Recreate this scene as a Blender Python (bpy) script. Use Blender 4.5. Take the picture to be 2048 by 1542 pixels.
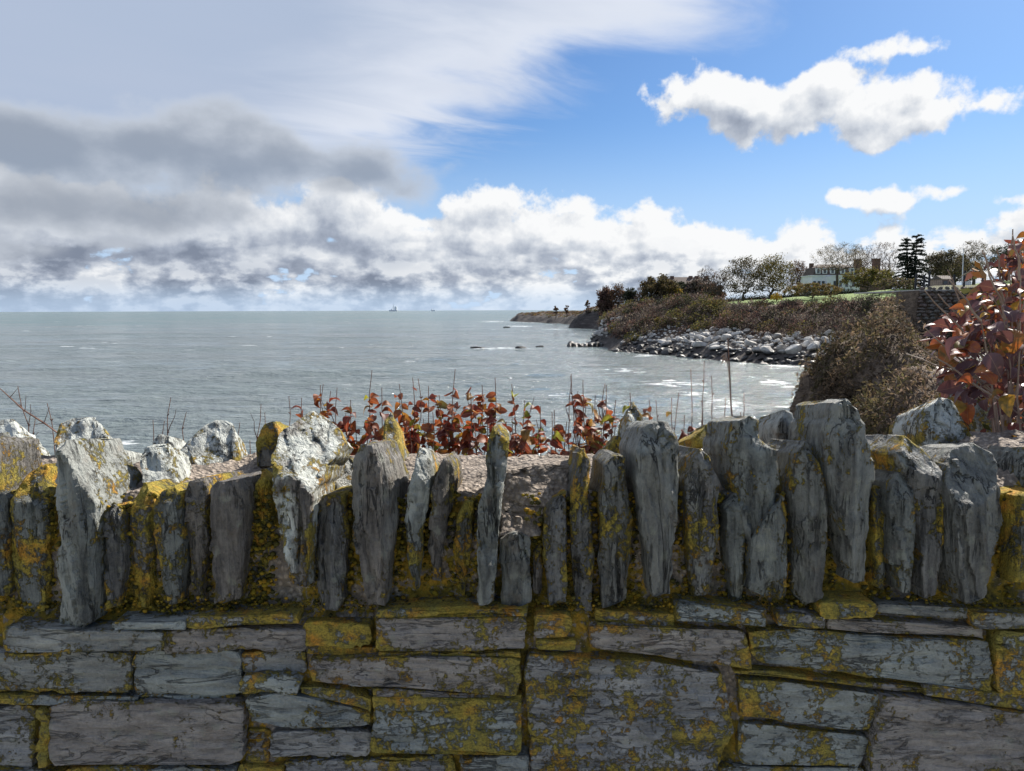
import bpy, math, random
import numpy as np
from mathutils import Vector, Matrix

# ------------------------------------------------------------------ scene, camera, sky, sun
S = bpy.context.scene
for o in list(bpy.data.objects):
    bpy.data.objects.remove(o)
COL = S.collection
CAMZ = 12.0
F = 1420.0            # focal length in photo pixels (2048 wide)
PITCH = math.radians(6.07)
ROLL = math.radians(-0.2)
cam_d = bpy.data.cameras.new('camera')
cam_d.sensor_width = 36.0
cam_d.lens = F / 2048 * 36.0
cam_d.clip_start = 0.05
cam_d.clip_end = 90000
cam = bpy.data.objects.new('camera', cam_d)
COL.objects.link(cam)
RM = Matrix.Rotation(math.pi / 2 - PITCH, 3, 'X') @ Matrix.Rotation(ROLL, 3, 'Z')
cam.matrix_world = Matrix.Translation((0, 0, CAMZ)) @ RM.to_4x4()
S.camera = cam
RN = np.array(RM)

SUN_AZ = math.radians(42)
SUN_EL = math.radians(40)
sdir = Vector((math.sin(SUN_AZ) * math.cos(SUN_EL), math.cos(SUN_AZ) * math.cos(SUN_EL), math.sin(SUN_EL)))
sun_d = bpy.data.lights.new('sun', 'SUN')
sun_d.energy = 5.0
sun_d.angle = math.radians(0.6)
sun_d.color = (1.0, 0.94, 0.85)
sun = bpy.data.objects.new('sun', sun_d)
sun.rotation_euler = sdir.to_track_quat('Z', 'Y').to_euler()
sun.location = (20, 10, 40)
COL.objects.link(sun)

S.view_settings.view_transform = 'Standard'
S.view_settings.look = 'None'
S.view_settings.gamma = 1.0
S.view_settings.use_curve_mapping = False
S.view_settings.exposure = 0.85
S.render.engine = 'CYCLES'
S.cycles.use_denoising = True
S.cycles.max_bounces = 6
S.cycles.diffuse_bounces = 3
S.cycles.glossy_bounces = 3
S.cycles.transmission_bounces = 4
S.cycles.transparent_max_bounces = 4
S.cycles.sample_clamp_indirect = 6.0


def ray(px, py):
    px = np.asarray(px, float); py = np.asarray(py, float)
    l = np.stack([(px - 1024) / F, -(py - 771) / F, -np.ones_like(px + py)], -1)
    return l @ RN.T


def unp(px, py, Y):
    d = ray(np.broadcast_to(px, np.broadcast(px, py, Y).shape), np.broadcast_to(py, np.broadcast(px, py, Y).shape))
    t = np.asarray(Y, float) / d[..., 1]
    p = d * t[..., None]
    p[..., 2] += CAMZ
    return p


def sea(px, py):
    d = ray(px, py)
    t = -CAMZ / d[..., 2]
    p = d * t[..., None]
    p[..., 2] = 0
    return p


def azel(px, py):
    d = ray(px, py)
    n = d / np.linalg.norm(d)
    return math.atan2(n[0], n[1]), math.asin(n[2])


def lin(r, g, b):
    f = lambda c: (c / 255) / 12.92 if c <= 10 else ((c / 255 + 0.055) / 1.055) ** 2.4
    return (f(r), f(g), f(b), 1.0)


class NT:
    """small helper to write node trees"""
    def __init__(self, tree):
        self.t = tree
        self.n = tree.nodes
        self.l = tree.links

    def put(self, sock, v):
        if v is None:
            return
        if isinstance(v, bpy.types.NodeSocket):
            self.l.new(v, sock)
        else:
            if hasattr(sock.default_value, '__len__') and not hasattr(v, '__len__'):
                v = [v] * len(sock.default_value)
            if hasattr(sock.default_value, '__len__') and len(sock.default_value) == 3 and len(v) == 4:
                v = v[:3]
            sock.default_value = v

    def node(self, typ, ins=None, **props):
        nd = self.n.new(typ)
        for k, v in props.items():
            setattr(nd, k, v)
        for k, v in (ins or {}).items():
            self.put(nd.inputs[k], v)
        return nd

    def m(self, op, a, b=None, c=None, clamp=False):
        nd = self.n.new('ShaderNodeMath')
        nd.operation = op
        nd.use_clamp = clamp
        self.put(nd.inputs[0], a)
        if b is not None:
            self.put(nd.inputs[1], b)
        if c is not None:
            self.put(nd.inputs[2], c)
        return nd.outputs[0]

    def v(self, op, a, b=None, scale=None):
        nd = self.n.new('ShaderNodeVectorMath')
        nd.operation = op
        self.put(nd.inputs[0], a)
        if b is not None:
            self.put(nd.inputs[1], b)
        if scale is not None:
            self.put(nd.inputs['Scale'], scale)
        return nd.outputs[1] if op in ('DOT_PRODUCT', 'LENGTH', 'DISTANCE') else nd.outputs[0]

    def ss(self, x, lo, hi, a=0.0, b=1.0):
        nd = self.node('ShaderNodeMapRange', {'Value': x, 'From Min': lo, 'From Max': hi, 'To Min': a, 'To Max': b},
                       interpolation_type='SMOOTHSTEP')
        return nd.outputs[0]

    def lr(self, x, lo, hi, a=0.0, b=1.0):
        nd = self.node('ShaderNodeMapRange', {'Value': x, 'From Min': lo, 'From Max': hi, 'To Min': a, 'To Max': b})
        return nd.outputs[0]

    def noise(self, vec, scale, detail=4, rough=0.55, lac=2.0, dist=0.0, color=False):
        nd = self.node('ShaderNodeTexNoise', {'Vector': vec, 'Scale': scale, 'Detail': detail, 'Roughness': rough,
                                              'Lacunarity': lac, 'Distortion': dist})
        return nd.outputs['Color' if color else 'Fac']

    def ramp(self, fac, stops, interp='LINEAR'):
        nd = self.n.new('ShaderNodeValToRGB')
        nd.color_ramp.interpolation = interp
        e = nd.color_ramp.elements
        while len(e) < len(stops):
            e.new(0.5)
        for el, (p, c) in zip(e, stops):
            el.position = p
            el.color = c if hasattr(c, '__len__') else (c, c, c, 1)
        self.put(nd.inputs[0], fac)
        return nd.outputs[0]

    def mix(self, fac, a, b, blend='MIX'):
        nd = self.n.new('ShaderNodeMix')
        nd.data_type = 'RGBA'
        nd.blend_type = blend
        self.put(nd.inputs[0], fac)
        self.put(nd.inputs[6], a)
        self.put(nd.inputs[7], b)
        return nd.outputs[2]

    def xyz(self, v):
        nd = self.node('ShaderNodeSeparateXYZ', {0: v})
        return nd.outputs[0], nd.outputs[1], nd.outputs[2]

    def vec(self, x, y, z):
        nd = self.node('ShaderNodeCombineXYZ', {0: x, 1: y, 2: z})
        return nd.outputs[0]


# ------------------------------------------------------------------ world: Nishita sky with procedural clouds by direction
world = bpy.data.worlds.new('World')
S.world = world
world.use_nodes = True
world.cycles.sampling_method = 'MANUAL'
world.cycles.sample_map_resolution = 512
wt = NT(world.node_tree)
for n in list(wt.n):
    wt.n.remove(n)
sky = wt.node('ShaderNodeTexSky', sky_type='NISHITA', sun_disc=False, sun_elevation=SUN_EL, sun_rotation=SUN_AZ,
              altitude=0, air_density=1.0, dust_density=0.5, ozone_density=2.0)
DEG = math.pi / 180


def cumulus_group():
    g = bpy.data.node_groups.new('cumulus_field', 'ShaderNodeTree')
    g.interface.new_socket('Dir', in_out='INPUT', socket_type='NodeSocketVector')
    g.interface.new_socket('D', in_out='OUTPUT', socket_type='NodeSocketFloat')
    q = NT(g)
    gi = q.n.new('NodeGroupInput'); go = q.n.new('NodeGroupOutput')
    d = gi.outputs[0]
    x, y, z = q.xyz(d)
    az = q.m('ARCTAN2', x, y)
    el = q.m('ARCSINE', z)
    f1 = q.noise(d, 14.0, 8, 0.56)
    f2 = q.noise(q.v('MULTIPLY', d, (1, 1, 1.6)), 5.5, 3, 0.5)
    fb = q.m('ADD', q.m('MULTIPLY', q.m('SUBTRACT', f1, 0.5), 3.3), q.m('MULTIPLY', q.m('SUBTRACT', f2, 0.5), 0.9))
    f3 = q.noise(q.v('MULTIPLY', d, (1, 1, 2.0)), 38.0, 5, 0.55)
    fb = q.m('ADD', fb, q.m('MULTIPLY', q.m('MULTIPLY', q.m('SUBTRACT', f3, 0.5), 3.0), q.ss(el, 6.5 * DEG, 2.0 * DEG)))
    # bank of cumulus above the horizon: its top follows the azimuth
    tops = [(-180, 7), (-60, 9), (-36, 9.2), (-20, 9.2), (-6.5, 8.9), (5, 8.6), (11, 8.0), (19, 6.4), (26, 5.4), (36, 5.4), (70, 5.6), (180, 7)]
    ramp = q.ramp(q.lr(az, -math.pi, math.pi), [((a + 180) / 360, t / 20) for a, t in tops])
    top = q.m('MULTIPLY', ramp, 20 * DEG)
    bank = q.m('DIVIDE', q.m('SUBTRACT', top, el), 2.6 * DEG)
    bank = q.m('MINIMUM', bank, q.m('ADD', 0.55, q.m('MULTIPLY', q.m('SUBTRACT', q.noise(q.v('MULTIPLY', d, (1, 1, 3.0)), 8, 3, 0.5), 0.375), 4.0)))
    cur = bank
    blobs = [(1410, 200, 90, 45), (1480, 235, 95, 42), (1590, 225, 120, 50), (1665, 172, 75, 36), (1730, 222, 130, 46),
             (1830, 185, 85, 34), (1860, 222, 120, 36), (1970, 207, 105, 32), (1740, 262, 80, 22), (1770, 103, 62, 17),
             (1915, 382, 52, 13), (2015, 398, 66, 14), (2040, 436, 90, 20), (1790, 405, 34, 11), (1690, 398, 22, 9),
             (930, 415, 120, 40), (1180, 420, 90, 28), (1290, 432, 110, 36),
             (1620, 215, 170, 52), (1500, 205, 120, 40), (2500, 170, 200, 60), (2700, 330, 160, 35)]
    for (cx, cy, rx, ry) in blobs:
        a0, e0 = azel(cx, cy)
        c2 = math.cos(a0) ** 1.5
        rxa = rx / F * c2 * 1.08
        rya = ry / F * math.cos(a0) * 1.15
        p = q.vec(q.m('MULTIPLY', q.m('SUBTRACT', az, a0), 1 / rxa), q.m('MULTIPLY', q.m('SUBTRACT', el, e0), 1 / rya), 0.0)
        e = q.m('SUBTRACT', 1.0, q.v('LENGTH', p))
        kk = max(.45, min(1.15, ry / 40.0))
        e = q.m('ADD', q.m('MULTIPLY', e, kk), 0.05)
        cur = q.node('ShaderNodeMath', {0: cur, 1: e, 2: 0.25}, operation='SMOOTH_MAX').outputs[0]
    D = q.m('ADD', cur, fb)
    q.l.new(D, go.inputs[0])
    return g


cg = cumulus_group()
D0 = wt.node('ShaderNodeTexCoord').outputs['Generated']
D0 = wt.v('NORMALIZE', D0)
wx, wy, wz = wt.xyz(D0)
w_az = wt.m('ARCTAN2', wx, wy)
w_el = wt.m('ARCSINE', wz)


def cfield(dirsock):
    nd = wt.n.new('ShaderNodeGroup')
    nd.node_tree = cg
    wt.put(nd.inputs[0], dirsock)
    return nd.outputs[0]


ca = cfield(D0)
cb = cfield(wt.v('NORMALIZE', wt.v('ADD', D0, (0.012, 0.0, 0.022))))
c_alpha = wt.ss(ca, -0.02, 0.34)
c_light = wt.lr(wt.m('SUBTRACT', ca, cb), -0.62, 0.6)
c_thick = wt.ss(ca, 0.2, 1.3)
# gentle large grey bellies
belly = wt.noise(wt.v('MULTIPLY', D0, (1, 1, 2.6)), 8.0, 5, 0.5)
leftness = wt.ss(w_az, 14 * DEG, -24 * DEG)
c_val = wt.m('ADD', wt.m('MULTIPLY', c_light, 0.75), wt.m('SUBTRACT', 0.42, wt.m('MULTIPLY', c_thick, wt.m('MULTIPLY', belly, 0.58))))
c_val = wt.m('SUBTRACT', c_val, wt.m('MULTIPLY', leftness, 0.24))
c_col = wt.ramp(c_val, [(0.0, lin(128, 138, 156)), (0.3, lin(164, 173, 189)), (0.6, lin(206, 212, 221)), (0.9, lin(246, 247, 248))])
# dark grey long cloud at the left (its own flat field)
a1, e1 = azel(250, 300)
a2, e2 = azel(700, 345)
dk1 = wt.noise(wt.v('MULTIPLY', D0, (1, 1, 1.5)), 9.0, 7, 0.52)


def blob(cx, cy, rx, ry):
    a0, e0 = azel(cx, cy)
    p = wt.vec(wt.m('MULTIPLY', wt.m('SUBTRACT', w_az, a0), F / (rx * math.cos(a0) ** 1.5)),
               wt.m('MULTIPLY', wt.m('SUBTRACT', w_el, e0), F / (ry * math.cos(a0))), 0.0)
    return wt.m('SUBTRACT', 1.0, wt.v('LENGTH', p))


dk = blob(60, 290, 360, 95)
for b in [(330, 300, 360, 100), (560, 330, 260, 75), (720, 345, 170, 66), (-300, 300, 400, 80), (40, 405, 330, 75), (300, 425, 240, 60), (-200, 480, 300, 60)]:
    dk = wt.node('ShaderNodeMath', {0: dk, 1: blob(*b), 2: 0.3}, operation='SMOOTH_MAX').outputs[0]
dk = wt.m('ADD', wt.m('ADD', dk, 0.16), wt.m('MULTIPLY', wt.m('SUBTRACT', dk1, 0.5), 2.1))
dk_alpha = wt.m('MULTIPLY', wt.ss(dk, 0.0, 0.6), 0.88)
dk_col = wt.mix(wt.ss(dk, 0.05, 1.1), lin(208, 214, 223), lin(150, 159, 173))
# high thin deck: a plane far overhead, streaky noise
inv = wt.m('DIVIDE', 1.0, wt.m('MAXIMUM', wz, 0.03))
plane = wt.vec(wt.m('MULTIPLY', wx, inv), wt.m('MULTIPLY', wy, inv), 0.0)
rot = wt.node('ShaderNodeVectorRotate', {'Vector': plane, 'Angle': math.radians(-38)}, rotation_type='Z_AXIS').outputs[0]
streak = wt.noise(wt.v('MULTIPLY', rot, (0.6, 1.15, 1)), 1.5, 8, 0.56, dist=0.7)
soft = wt.noise(wt.v('MULTIPLY', rot, (0.5, 0.9, 1)), 0.9, 3, 0.5)
p1 = azel(1480, 20); p2 = azel(800, 262)
sl = (p1[1] - p2[1]) / (p1[0] - p2[0])
edge = wt.m('SUBTRACT', w_el, wt.m('ADD', p2[1], wt.m('MULTIPLY', wt.m('SUBTRACT', w_az, p2[0]), sl)))
dkk = wt.m('ADD', wt.m('DIVIDE', edge, 7.0 * DEG), wt.m('MULTIPLY', wt.m('SUBTRACT', streak, 0.5), 2.4))
left_fill = wt.ss(w_az, 4 * DEG, -26 * DEG)
dkk = wt.m('ADD', dkk, wt.m('MULTIPLY', left_fill, 1.6))
deck_alpha = wt.m('MULTIPLY', wt.m('MULTIPLY', wt.ss(dkk, -0.35, 0.8), 0.96), wt.ss(w_el, 9 * DEG, 14 * DEG))
deck_col = wt.mix(wt.ss(dkk, 0.2, 2.6), lin(228, 233, 243), lin(176, 190, 213))
deck_col = wt.mix(wt.m('MULTIPLY', wt.ss(soft, 0.35, 0.7), 0.4), deck_col, lin(186, 196, 216))
# pale haze band of low cloud at the horizon
low = wt.m('MULTIPLY', wt.ss(w_el, 15 * DEG, 0.5 * DEG), 0.85)
bg_sky = wt.node('ShaderNodeBackground', {'Color': wt.mix(low, wt.mix(1.0, sky.outputs[0], (0.58, 0.82, 1.10, 1), 'MULTIPLY'), (5.9, 7.6, 10.2, 1)), 'Strength': 0.054})
CL = 0.575
bg_deck = wt.node('ShaderNodeBackground', {'Color': deck_col, 'Strength': CL})
bg_cum = wt.node('ShaderNodeBackground', {'Color': c_col, 'Strength': CL})
bg_dk = wt.node('ShaderNodeBackground', {'Color': dk_col, 'Strength': CL})
up = wt.ss(wz, -0.01, 0.012)
lowfade = wt.ss(w_el, 0.2 * DEG, 2.6 * DEG, 0.35, 1.0)


def mixsh(f, a, b):
    nd = wt.n.new('ShaderNodeMixShader')
    wt.put(nd.inputs[0], f)
    wt.l.new(a, nd.inputs[1]); wt.l.new(b, nd.inputs[2])
    return nd.outputs[0]


s1 = mixsh(deck_alpha, bg_sky.outputs[0], bg_deck.outputs[0])
s2 = mixsh(wt.m('MULTIPLY', c_alpha, lowfade), s1, bg_cum.outputs[0])
s3 = mixsh(dk_alpha, s2, bg_dk.outputs[0])
wo = wt.n.new('ShaderNodeOutputWorld')
wt.l.new(s3, wo.inputs[0])


# ------------------------------------------------------------------ numpy noise
def _hash(ix, iy, iz, seed):
    h = (ix.astype(np.int64) * 374761393 + iy.astype(np.int64) * 668265263 + iz.astype(np.int64) * 2147483647 + seed * 974634599) & 0xFFFFFFFF
    h = ((h ^ (h >> 13)) * 1274126177) & 0xFFFFFFFF
    h = ((h ^ (h >> 16)) * 2246822519) & 0xFFFFFFFF
    return ((h ^ (h >> 15)) & 0xFFFFFF) / float(0xFFFFFF)


def vnoise(p, seed=0):
    i = np.floor(p).astype(np.int64)
    f = p - i
    f = f * f * (3 - 2 * f)
    r = 0
    for dx in (0, 1):
        for dy in (0, 1):
            for dz in (0, 1):
                w = (f[..., 0] if dx else 1 - f[..., 0]) * (f[..., 1] if dy else 1 - f[..., 1]) * (f[..., 2] if dz else 1 - f[..., 2])
                r = r + w * _hash(i[..., 0] + dx, i[..., 1] + dy, i[..., 2] + dz, seed)
    return r


def fbm(p, octv=4, seed=0, gain=0.5):
    a, s, r, n = 1.0, 1.0, 0, 0
    for k in range(octv):
        r = r + a * (vnoise(p * s + 13.7 * k, seed + k) - 0.5)
        n += a
        a *= gain
        s *= 2.03
    return r / n * 2          # about -1..1


def ridged(p, octv=3, seed=0):
    return 1 - np.abs(fbm(p, octv, seed)) * 2


# ------------------------------------------------------------------ mesh helpers
class MB:
    def __init__(self):
        self.v = []; self.f = []; self.c = []; self.n = 0

    def add(self, verts, faces, col=None):
        verts = np.asarray(verts, float).reshape(-1, 3)
        self.v.append(verts)
        for f in faces:
            self.f.append(tuple(int(i) + self.n for i in f))
        if col is not None:
            self.c.append(np.broadcast_to(np.asarray(col, float)[:3], (len(verts), 3)))
        self.n += len(verts)

    def box(self, lo, hi, col=None):
        x0, y0, z0 = lo; x1, y1, z1 = hi
        self.add([(x0, y0, z0), (x1, y0, z0), (x1, y1, z0), (x0, y1, z0), (x0, y0, z1), (x1, y0, z1), (x1, y1, z1), (x0, y1, z1)],
                 [(0, 3, 2, 1), (4, 5, 6, 7), (0, 1, 5, 4), (1, 2, 6, 5), (2, 3, 7, 6), (3, 0, 4, 7)], col)

    def tube(self, pts, radii, sides=5, col=None):
        pts = np.asarray(pts, float)
        k = len(pts)
        vs = []
        for i in range(k):
            t = pts[min(i + 1, k - 1)] - pts[max(i - 1, 0)]
            t = t / (np.linalg.norm(t) + 1e-9)
            u = np.cross(t, (0.3, 0.9, 0.2) if abs(t[2]) > 0.8 else (0, 0, 1.0))
            u /= np.linalg.norm(u) + 1e-9
            w = np.cross(t, u)
            for j in range(sides):
                a = 2 * math.pi * j / sides
                vs.append(pts[i] + radii[i] * (math.cos(a) * u + math.sin(a) * w))
        fs = []
        for i in range(k - 1):
            for j in range(sides):
                a = i * sides + j; b = i * sides + (j + 1) % sides
                fs.append((a, b, b + sides, a + sides))
        fs.append(tuple(range(sides))[::-1])
        fs.append(tuple((k - 1) * sides + j for j in range(sides)))
        self.add(vs, fs, col)

    def quads(self, cen, size, rng, cols=None, aspect=1.0, up=0.0):
        """loose leaf-sized faces: cen (n,3), size (n,), random orientation"""
        n = len(cen)
        a = rng.normal(size=(n, 3)); a[:, 2] *= 1 - up * 0.7
        a /= np.linalg.norm(a, axis=1)[:, None] + 1e-9
        b = rng.normal(size=(n, 3))
        b -= (b * a).sum(1)[:, None] * a
        b /= np.linalg.norm(b, axis=1)[:, None] + 1e-9
        s = np.asarray(size)[:, None]
        v = np.stack([cen - a * s * aspect, cen - b * s * 0.45 + a * s * 0.1, cen + a * s * aspect, cen + b * s * 0.45 + a * s * 0.1], 1).reshape(-1, 3)
        base = self.n
        self.v.append(v)
        idx = np.arange(n)[:, None] * 4 + np.arange(4)[None] + base
        self.f.extend(map(tuple, idx.tolist()))
        if cols is not None:
            self.c.append(np.repeat(np.asarray(cols)[:, :3], 4, 0))
        self.n += 4 * n

    def build(self, name, mat, parent=None, smooth=False, origin=None, sharp=None):
        me = bpy.data.meshes.new(name)
        V = np.concatenate(self.v) if self.v else np.zeros((0, 3))
        if origin is None:
            origin = (0, 0, 0) if parent is None else tuple(parent.location)
        V = V - np.asarray(origin)
        me.from_pydata(V.tolist(), [], self.f)
        if self.c:
            C = np.concatenate(self.c)
            at = me.color_attributes.new('Col', 'FLOAT_COLOR', 'POINT')
            at.data.foreach_set('color', np.concatenate([C, np.ones((len(C), 1))], 1).ravel())
        if smooth:
            me.polygons.foreach_set('use_smooth', [True] * len(me.polygons))
            if sharp:
                me.set_sharp_from_angle(angle=math.radians(sharp))
        me.materials.append(mat)
        me.update()
        return link(name, me, parent, origin)


def link(name, me, parent=None, origin=(0, 0, 0)):
    o = bpy.data.objects.new(name, me)
    COL.objects.link(o)
    if parent is not None:
        o.parent = parent
        o.location = Vector(origin) - abs_loc(parent)
    else:
        o.location = origin
    return o


def abs_loc(o):
    l = Vector(o.location)
    while o.parent:
        o = o.parent
        l = l + Vector(o.location)
    return l


def thing(name, label, cat, loc=(0, 0, 0), group=None):
    o = bpy.data.objects.new(name, None)
    o.empty_display_size = 0.2
    COL.objects.link(o)
    o.location = loc
    return tag(o, label, cat, group)


def tag(o, label, cat=None, group=None, kind=None):
    if label: o['label'] = label
    if cat: o['category'] = cat
    if group: o['group'] = group
    if kind: o['kind'] = kind
    return o


# ------------------------------------------------------------------ materials
def new_mat(name):
    m = bpy.data.materials.new(name)
    m.use_nodes = True
    t = NT(m.node_tree)
    b = t.n['Principled BSDF']
    return m, t, b


def bump(t, h, strength, dist, normal=None):
    nd = t.node('ShaderNodeBump', {'Height': h, 'Strength': strength, 'Distance': dist})
    if normal is not None:
        t.l.new(normal, nd.inputs['Normal'])
    return nd.outputs[0]


def slate_mat(name, grain, gain, kc, ck):
    m, t, b = new_mat(name)
    tc = t.node('ShaderNodeTexCoord')
    oi = t.node('ShaderNodeObjectInfo')
    rnd = oi.outputs['Random']
    off = t.v('SCALE', (17.0, 9.0, 23.0), scale=rnd)
    P = t.v('ADD', tc.outputs['Object'], off)
    G = t.v('SCALE', t.v('MULTIPLY', P, grain), scale=t.m('ADD', 0.5, rnd))
    layers = t.noise(G, 1.0, 7, 0.62, dist=0.25)
    cloud = t.noise(P, 9.0, 5, 0.6)
    speck = t.noise(P, 160.0, 3, 0.6)
    v = t.m('ADD', t.m('MULTIPLY', layers, 0.55), t.m('ADD', t.m('MULTIPLY', cloud, 0.35), t.m('MULTIPLY', speck, 0.22)))
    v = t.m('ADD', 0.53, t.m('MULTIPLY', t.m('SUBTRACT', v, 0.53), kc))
    base = t.ramp(v, [(0.35, (0.028, 0.030, 0.033, 1)), (0.49, (0.105, 0.108, 0.11, 1)), (0.61, (0.195, 0.20, 0.198, 1)), (0.78, (0.33, 0.335, 0.325, 1))])
    tint = t.ramp(rnd, [(0.0, (0.93, 1.0, 1.0, 1)), (0.35, (1.0, 1.0, 1.03, 1)), (0.6, (0.98, 1.0, 0.98, 1)), (0.8, (1.06, 0.97, 0.93, 1)), (1.0, (0.95, 1.0, 1.02, 1))], 'CONSTANT')
    base = t.mix(1.0, t.mix(1.0, base, (1.05 * gain, 1.0 * gain, 0.93 * gain, 1), 'MULTIPLY'), tint, 'MULTIPLY')
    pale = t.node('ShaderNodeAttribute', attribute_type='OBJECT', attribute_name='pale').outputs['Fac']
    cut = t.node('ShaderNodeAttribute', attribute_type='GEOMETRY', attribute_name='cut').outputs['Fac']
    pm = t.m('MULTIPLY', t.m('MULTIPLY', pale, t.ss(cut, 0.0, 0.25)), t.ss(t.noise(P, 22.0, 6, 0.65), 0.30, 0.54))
    base = t.mix(pm, base, (0.56, 0.58, 0.53, 1))  # whitish crust on cut facets, with sunlit brightness put into the colour
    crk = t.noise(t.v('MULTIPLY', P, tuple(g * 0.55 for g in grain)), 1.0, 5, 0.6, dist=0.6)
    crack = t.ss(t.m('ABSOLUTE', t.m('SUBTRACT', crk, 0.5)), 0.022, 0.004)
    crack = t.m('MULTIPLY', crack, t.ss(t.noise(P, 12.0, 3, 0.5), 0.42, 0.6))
    base = t.mix(t.m('MULTIPLY', crack, ck), base, (0.012, 0.012, 0.012, 1))  # dirt-dark cracks that also carry crevice shade in the colour
    # rusty weathering
    rust = t.m('MULTIPLY', t.ss(t.noise(P, 13.0, 5, 0.6), 0.58, 0.75), 0.4)
    base = t.mix(rust, base, (0.17, 0.12, 0.08, 1))
    # small grey-green crust rosettes
    vr = t.node('ShaderNodeTexVoronoi', {'Vector': t.v('ADD', P, t.v('SCALE', t.noise(P, 70, 4, 0.7, color=True), scale=0.035)), 'Scale': 30.0})
    vsel = t.ss(t.xyz(vr.outputs['Color'])[0], 0.62, 0.66)
    ros = t.m('MULTIPLY', t.m('MULTIPLY', vsel, t.ss(vr.outputs['Distance'], 0.42, 0.15)), 0.38)
    base = t.mix(ros, base, (0.27, 0.28, 0.22, 1))
    # lichen crust: ragged rosettes
    lich = t.node('ShaderNodeAttribute', attribute_type='OBJECT', attribute_name='lichen').outputs['Fac']
    warp = t.v('ADD', P, t.v('SCALE', t.noise(P, 60, 3, 0.6, color=True), scale=0.018))
    big = t.noise(warp, 10.0, 3, 0.55)
    fine = t.noise(warp, 70.0, 6, 0.75)
    edge = t.node('ShaderNodeAttribute', attribute_type='GEOMETRY', attribute_name='edge').outputs['Fac']
    lv = t.m('ADD', t.m('MULTIPLY', big, 0.50), t.m('MULTIPLY', fine, 0.54))
    lv = t.m('ADD', lv, t.m('MULTIPLY', edge, 0.06))
    th = t.m('SUBTRACT', 0.685, t.m('MULTIPLY', lich, 0.222))
    dlt = t.m('SUBTRACT', lv, th)
    lm = t.ss(dlt, -0.012, 0.03)
    gold = t.ramp(t.noise(P, 17.0, 4, 0.6), [(0.35, (0.33, 0.28, 0.05, 1)), (0.52, (0.52, 0.37, 0.045, 1)), (0.66, (0.70, 0.32, 0.03, 1))])
    gold = t.mix(t.m('MULTIPLY', t.ss(t.noise(P, 210, 2, 0.6), 0.4, 0.65), 0.55), gold, (0.11, 0.085, 0.015, 1))
    gold = t.mix(t.ss(dlt, 0.0, 0.10), t.mix(0.6, gold, (0.10, 0.095, 0.03, 1)), gold)
    colr = t.mix(t.m('MULTIPLY', lm, 0.93), base, gold)
    t.put(b.inputs['Base Color'], colr)
    t.put(b.inputs['Roughness'], t.m('ADD', 0.62, t.m('MULTIPLY', lm, 0.3)))
    b.inputs['Specular IOR Level'].default_value = 0.35
    h = t.m('ADD', t.m('MULTIPLY', layers, 1.0), t.m('ADD', t.m('MULTIPLY', cloud, 0.5), t.m('MULTIPLY', speck, 0.14)))
    h = t.m('SUBTRACT', h, t.m('MULTIPLY', crack, 0.6))
    h = t.m('ADD', h, t.m('MULTIPLY', lm, t.m('ADD', 0.22, t.m('MULTIPLY', fine, 0.55))))
    t.put(b.inputs['Normal'], bump(t, h, 1.0, 0.02))
    return m


M = {}
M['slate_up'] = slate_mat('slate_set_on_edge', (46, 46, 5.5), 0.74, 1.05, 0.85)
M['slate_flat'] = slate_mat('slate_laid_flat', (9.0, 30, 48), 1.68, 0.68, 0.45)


def mortar_mat(name, mossy):
    m, t, b = new_mat(name)
    P = t.node('ShaderNodeTexCoord').outputs['Object']
    vo = t.node('ShaderNodeTexVoronoi', {'Vector': P, 'Scale': 75.0, 'Randomness': 1.0})
    n1 = t.noise(P, 12, 6, 0.6)
    n2 = t.noise(P, 90, 4, 0.6)
    base = t.ramp(t.m('ADD', t.m('MULTIPLY', n1, 0.6), t.m('MULTIPLY', n2, 0.4)), [(0.3, (0.13, 0.105, 0.085, 1)), (0.5, (0.33, 0.275, 0.225, 1)), (0.7, (0.52, 0.45, 0.38, 1))])
    base = t.mix(t.m('MULTIPLY', t.ss(vo.outputs['Distance'], 0.25, 0.55), 0.6), base, (0.10, 0.08, 0.065, 1))
    lv = t.m('ADD', t.m('MULTIPLY', t.noise(P, 9, 3, 0.55), 0.6), t.m('MULTIPLY', t.noise(P, 60, 5, 0.7), 0.42))
    edge = t.node('ShaderNodeAttribute', attribute_type='GEOMETRY', attribute_name='edge').outputs['Fac']
    lv = t.m('ADD', lv, t.m('MULTIPLY', edge, mossy))
    lm = t.ss(lv, 0.60, 0.64)
    gold = t.ramp(t.noise(P, 30, 4, 0.6), [(0.35, (0.06, 0.05, 0.015, 1)), (0.5, (0.22, 0.155, 0.016, 1)), (0.68, (0.42, 0.23, 0.02, 1))])
    t.put(b.inputs['Base Color'], t.mix(lm, base, gold))
    b.inputs['Roughness'].default_value = 0.92
    h = t.m('ADD', t.m('MULTIPLY', t.m('SUBTRACT', 1.0, vo.outputs['Distance']), 0.8), t.m('MULTIPLY', n2, 0.8))
    t.put(b.inputs['Normal'], bump(t, h, 1.0, 0.012))
    return m


M['mortar'] = mortar_mat('coarse_mortar', 0.13)


def simple_mat(name, stops, scale, rough=0.85, bmp=0.0, detail=5, stretch=(1, 1, 1), bdist=0.05, spec=0.3):
    m, t, b = new_mat(name)
    P = t.v('MULTIPLY', t.node('ShaderNodeTexCoord').outputs['Object'], stretch)
    n = t.noise(P, scale, detail, 0.6)
    t.put(b.inputs['Base Color'], t.ramp(n, stops))
    b.inputs['Roughness'].default_value = rough
    b.inputs['Specular IOR Level'].default_value = spec
    if bmp:
        t.put(b.inputs['Normal'], bump(t, n, bmp, bdist))
    return m


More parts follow.
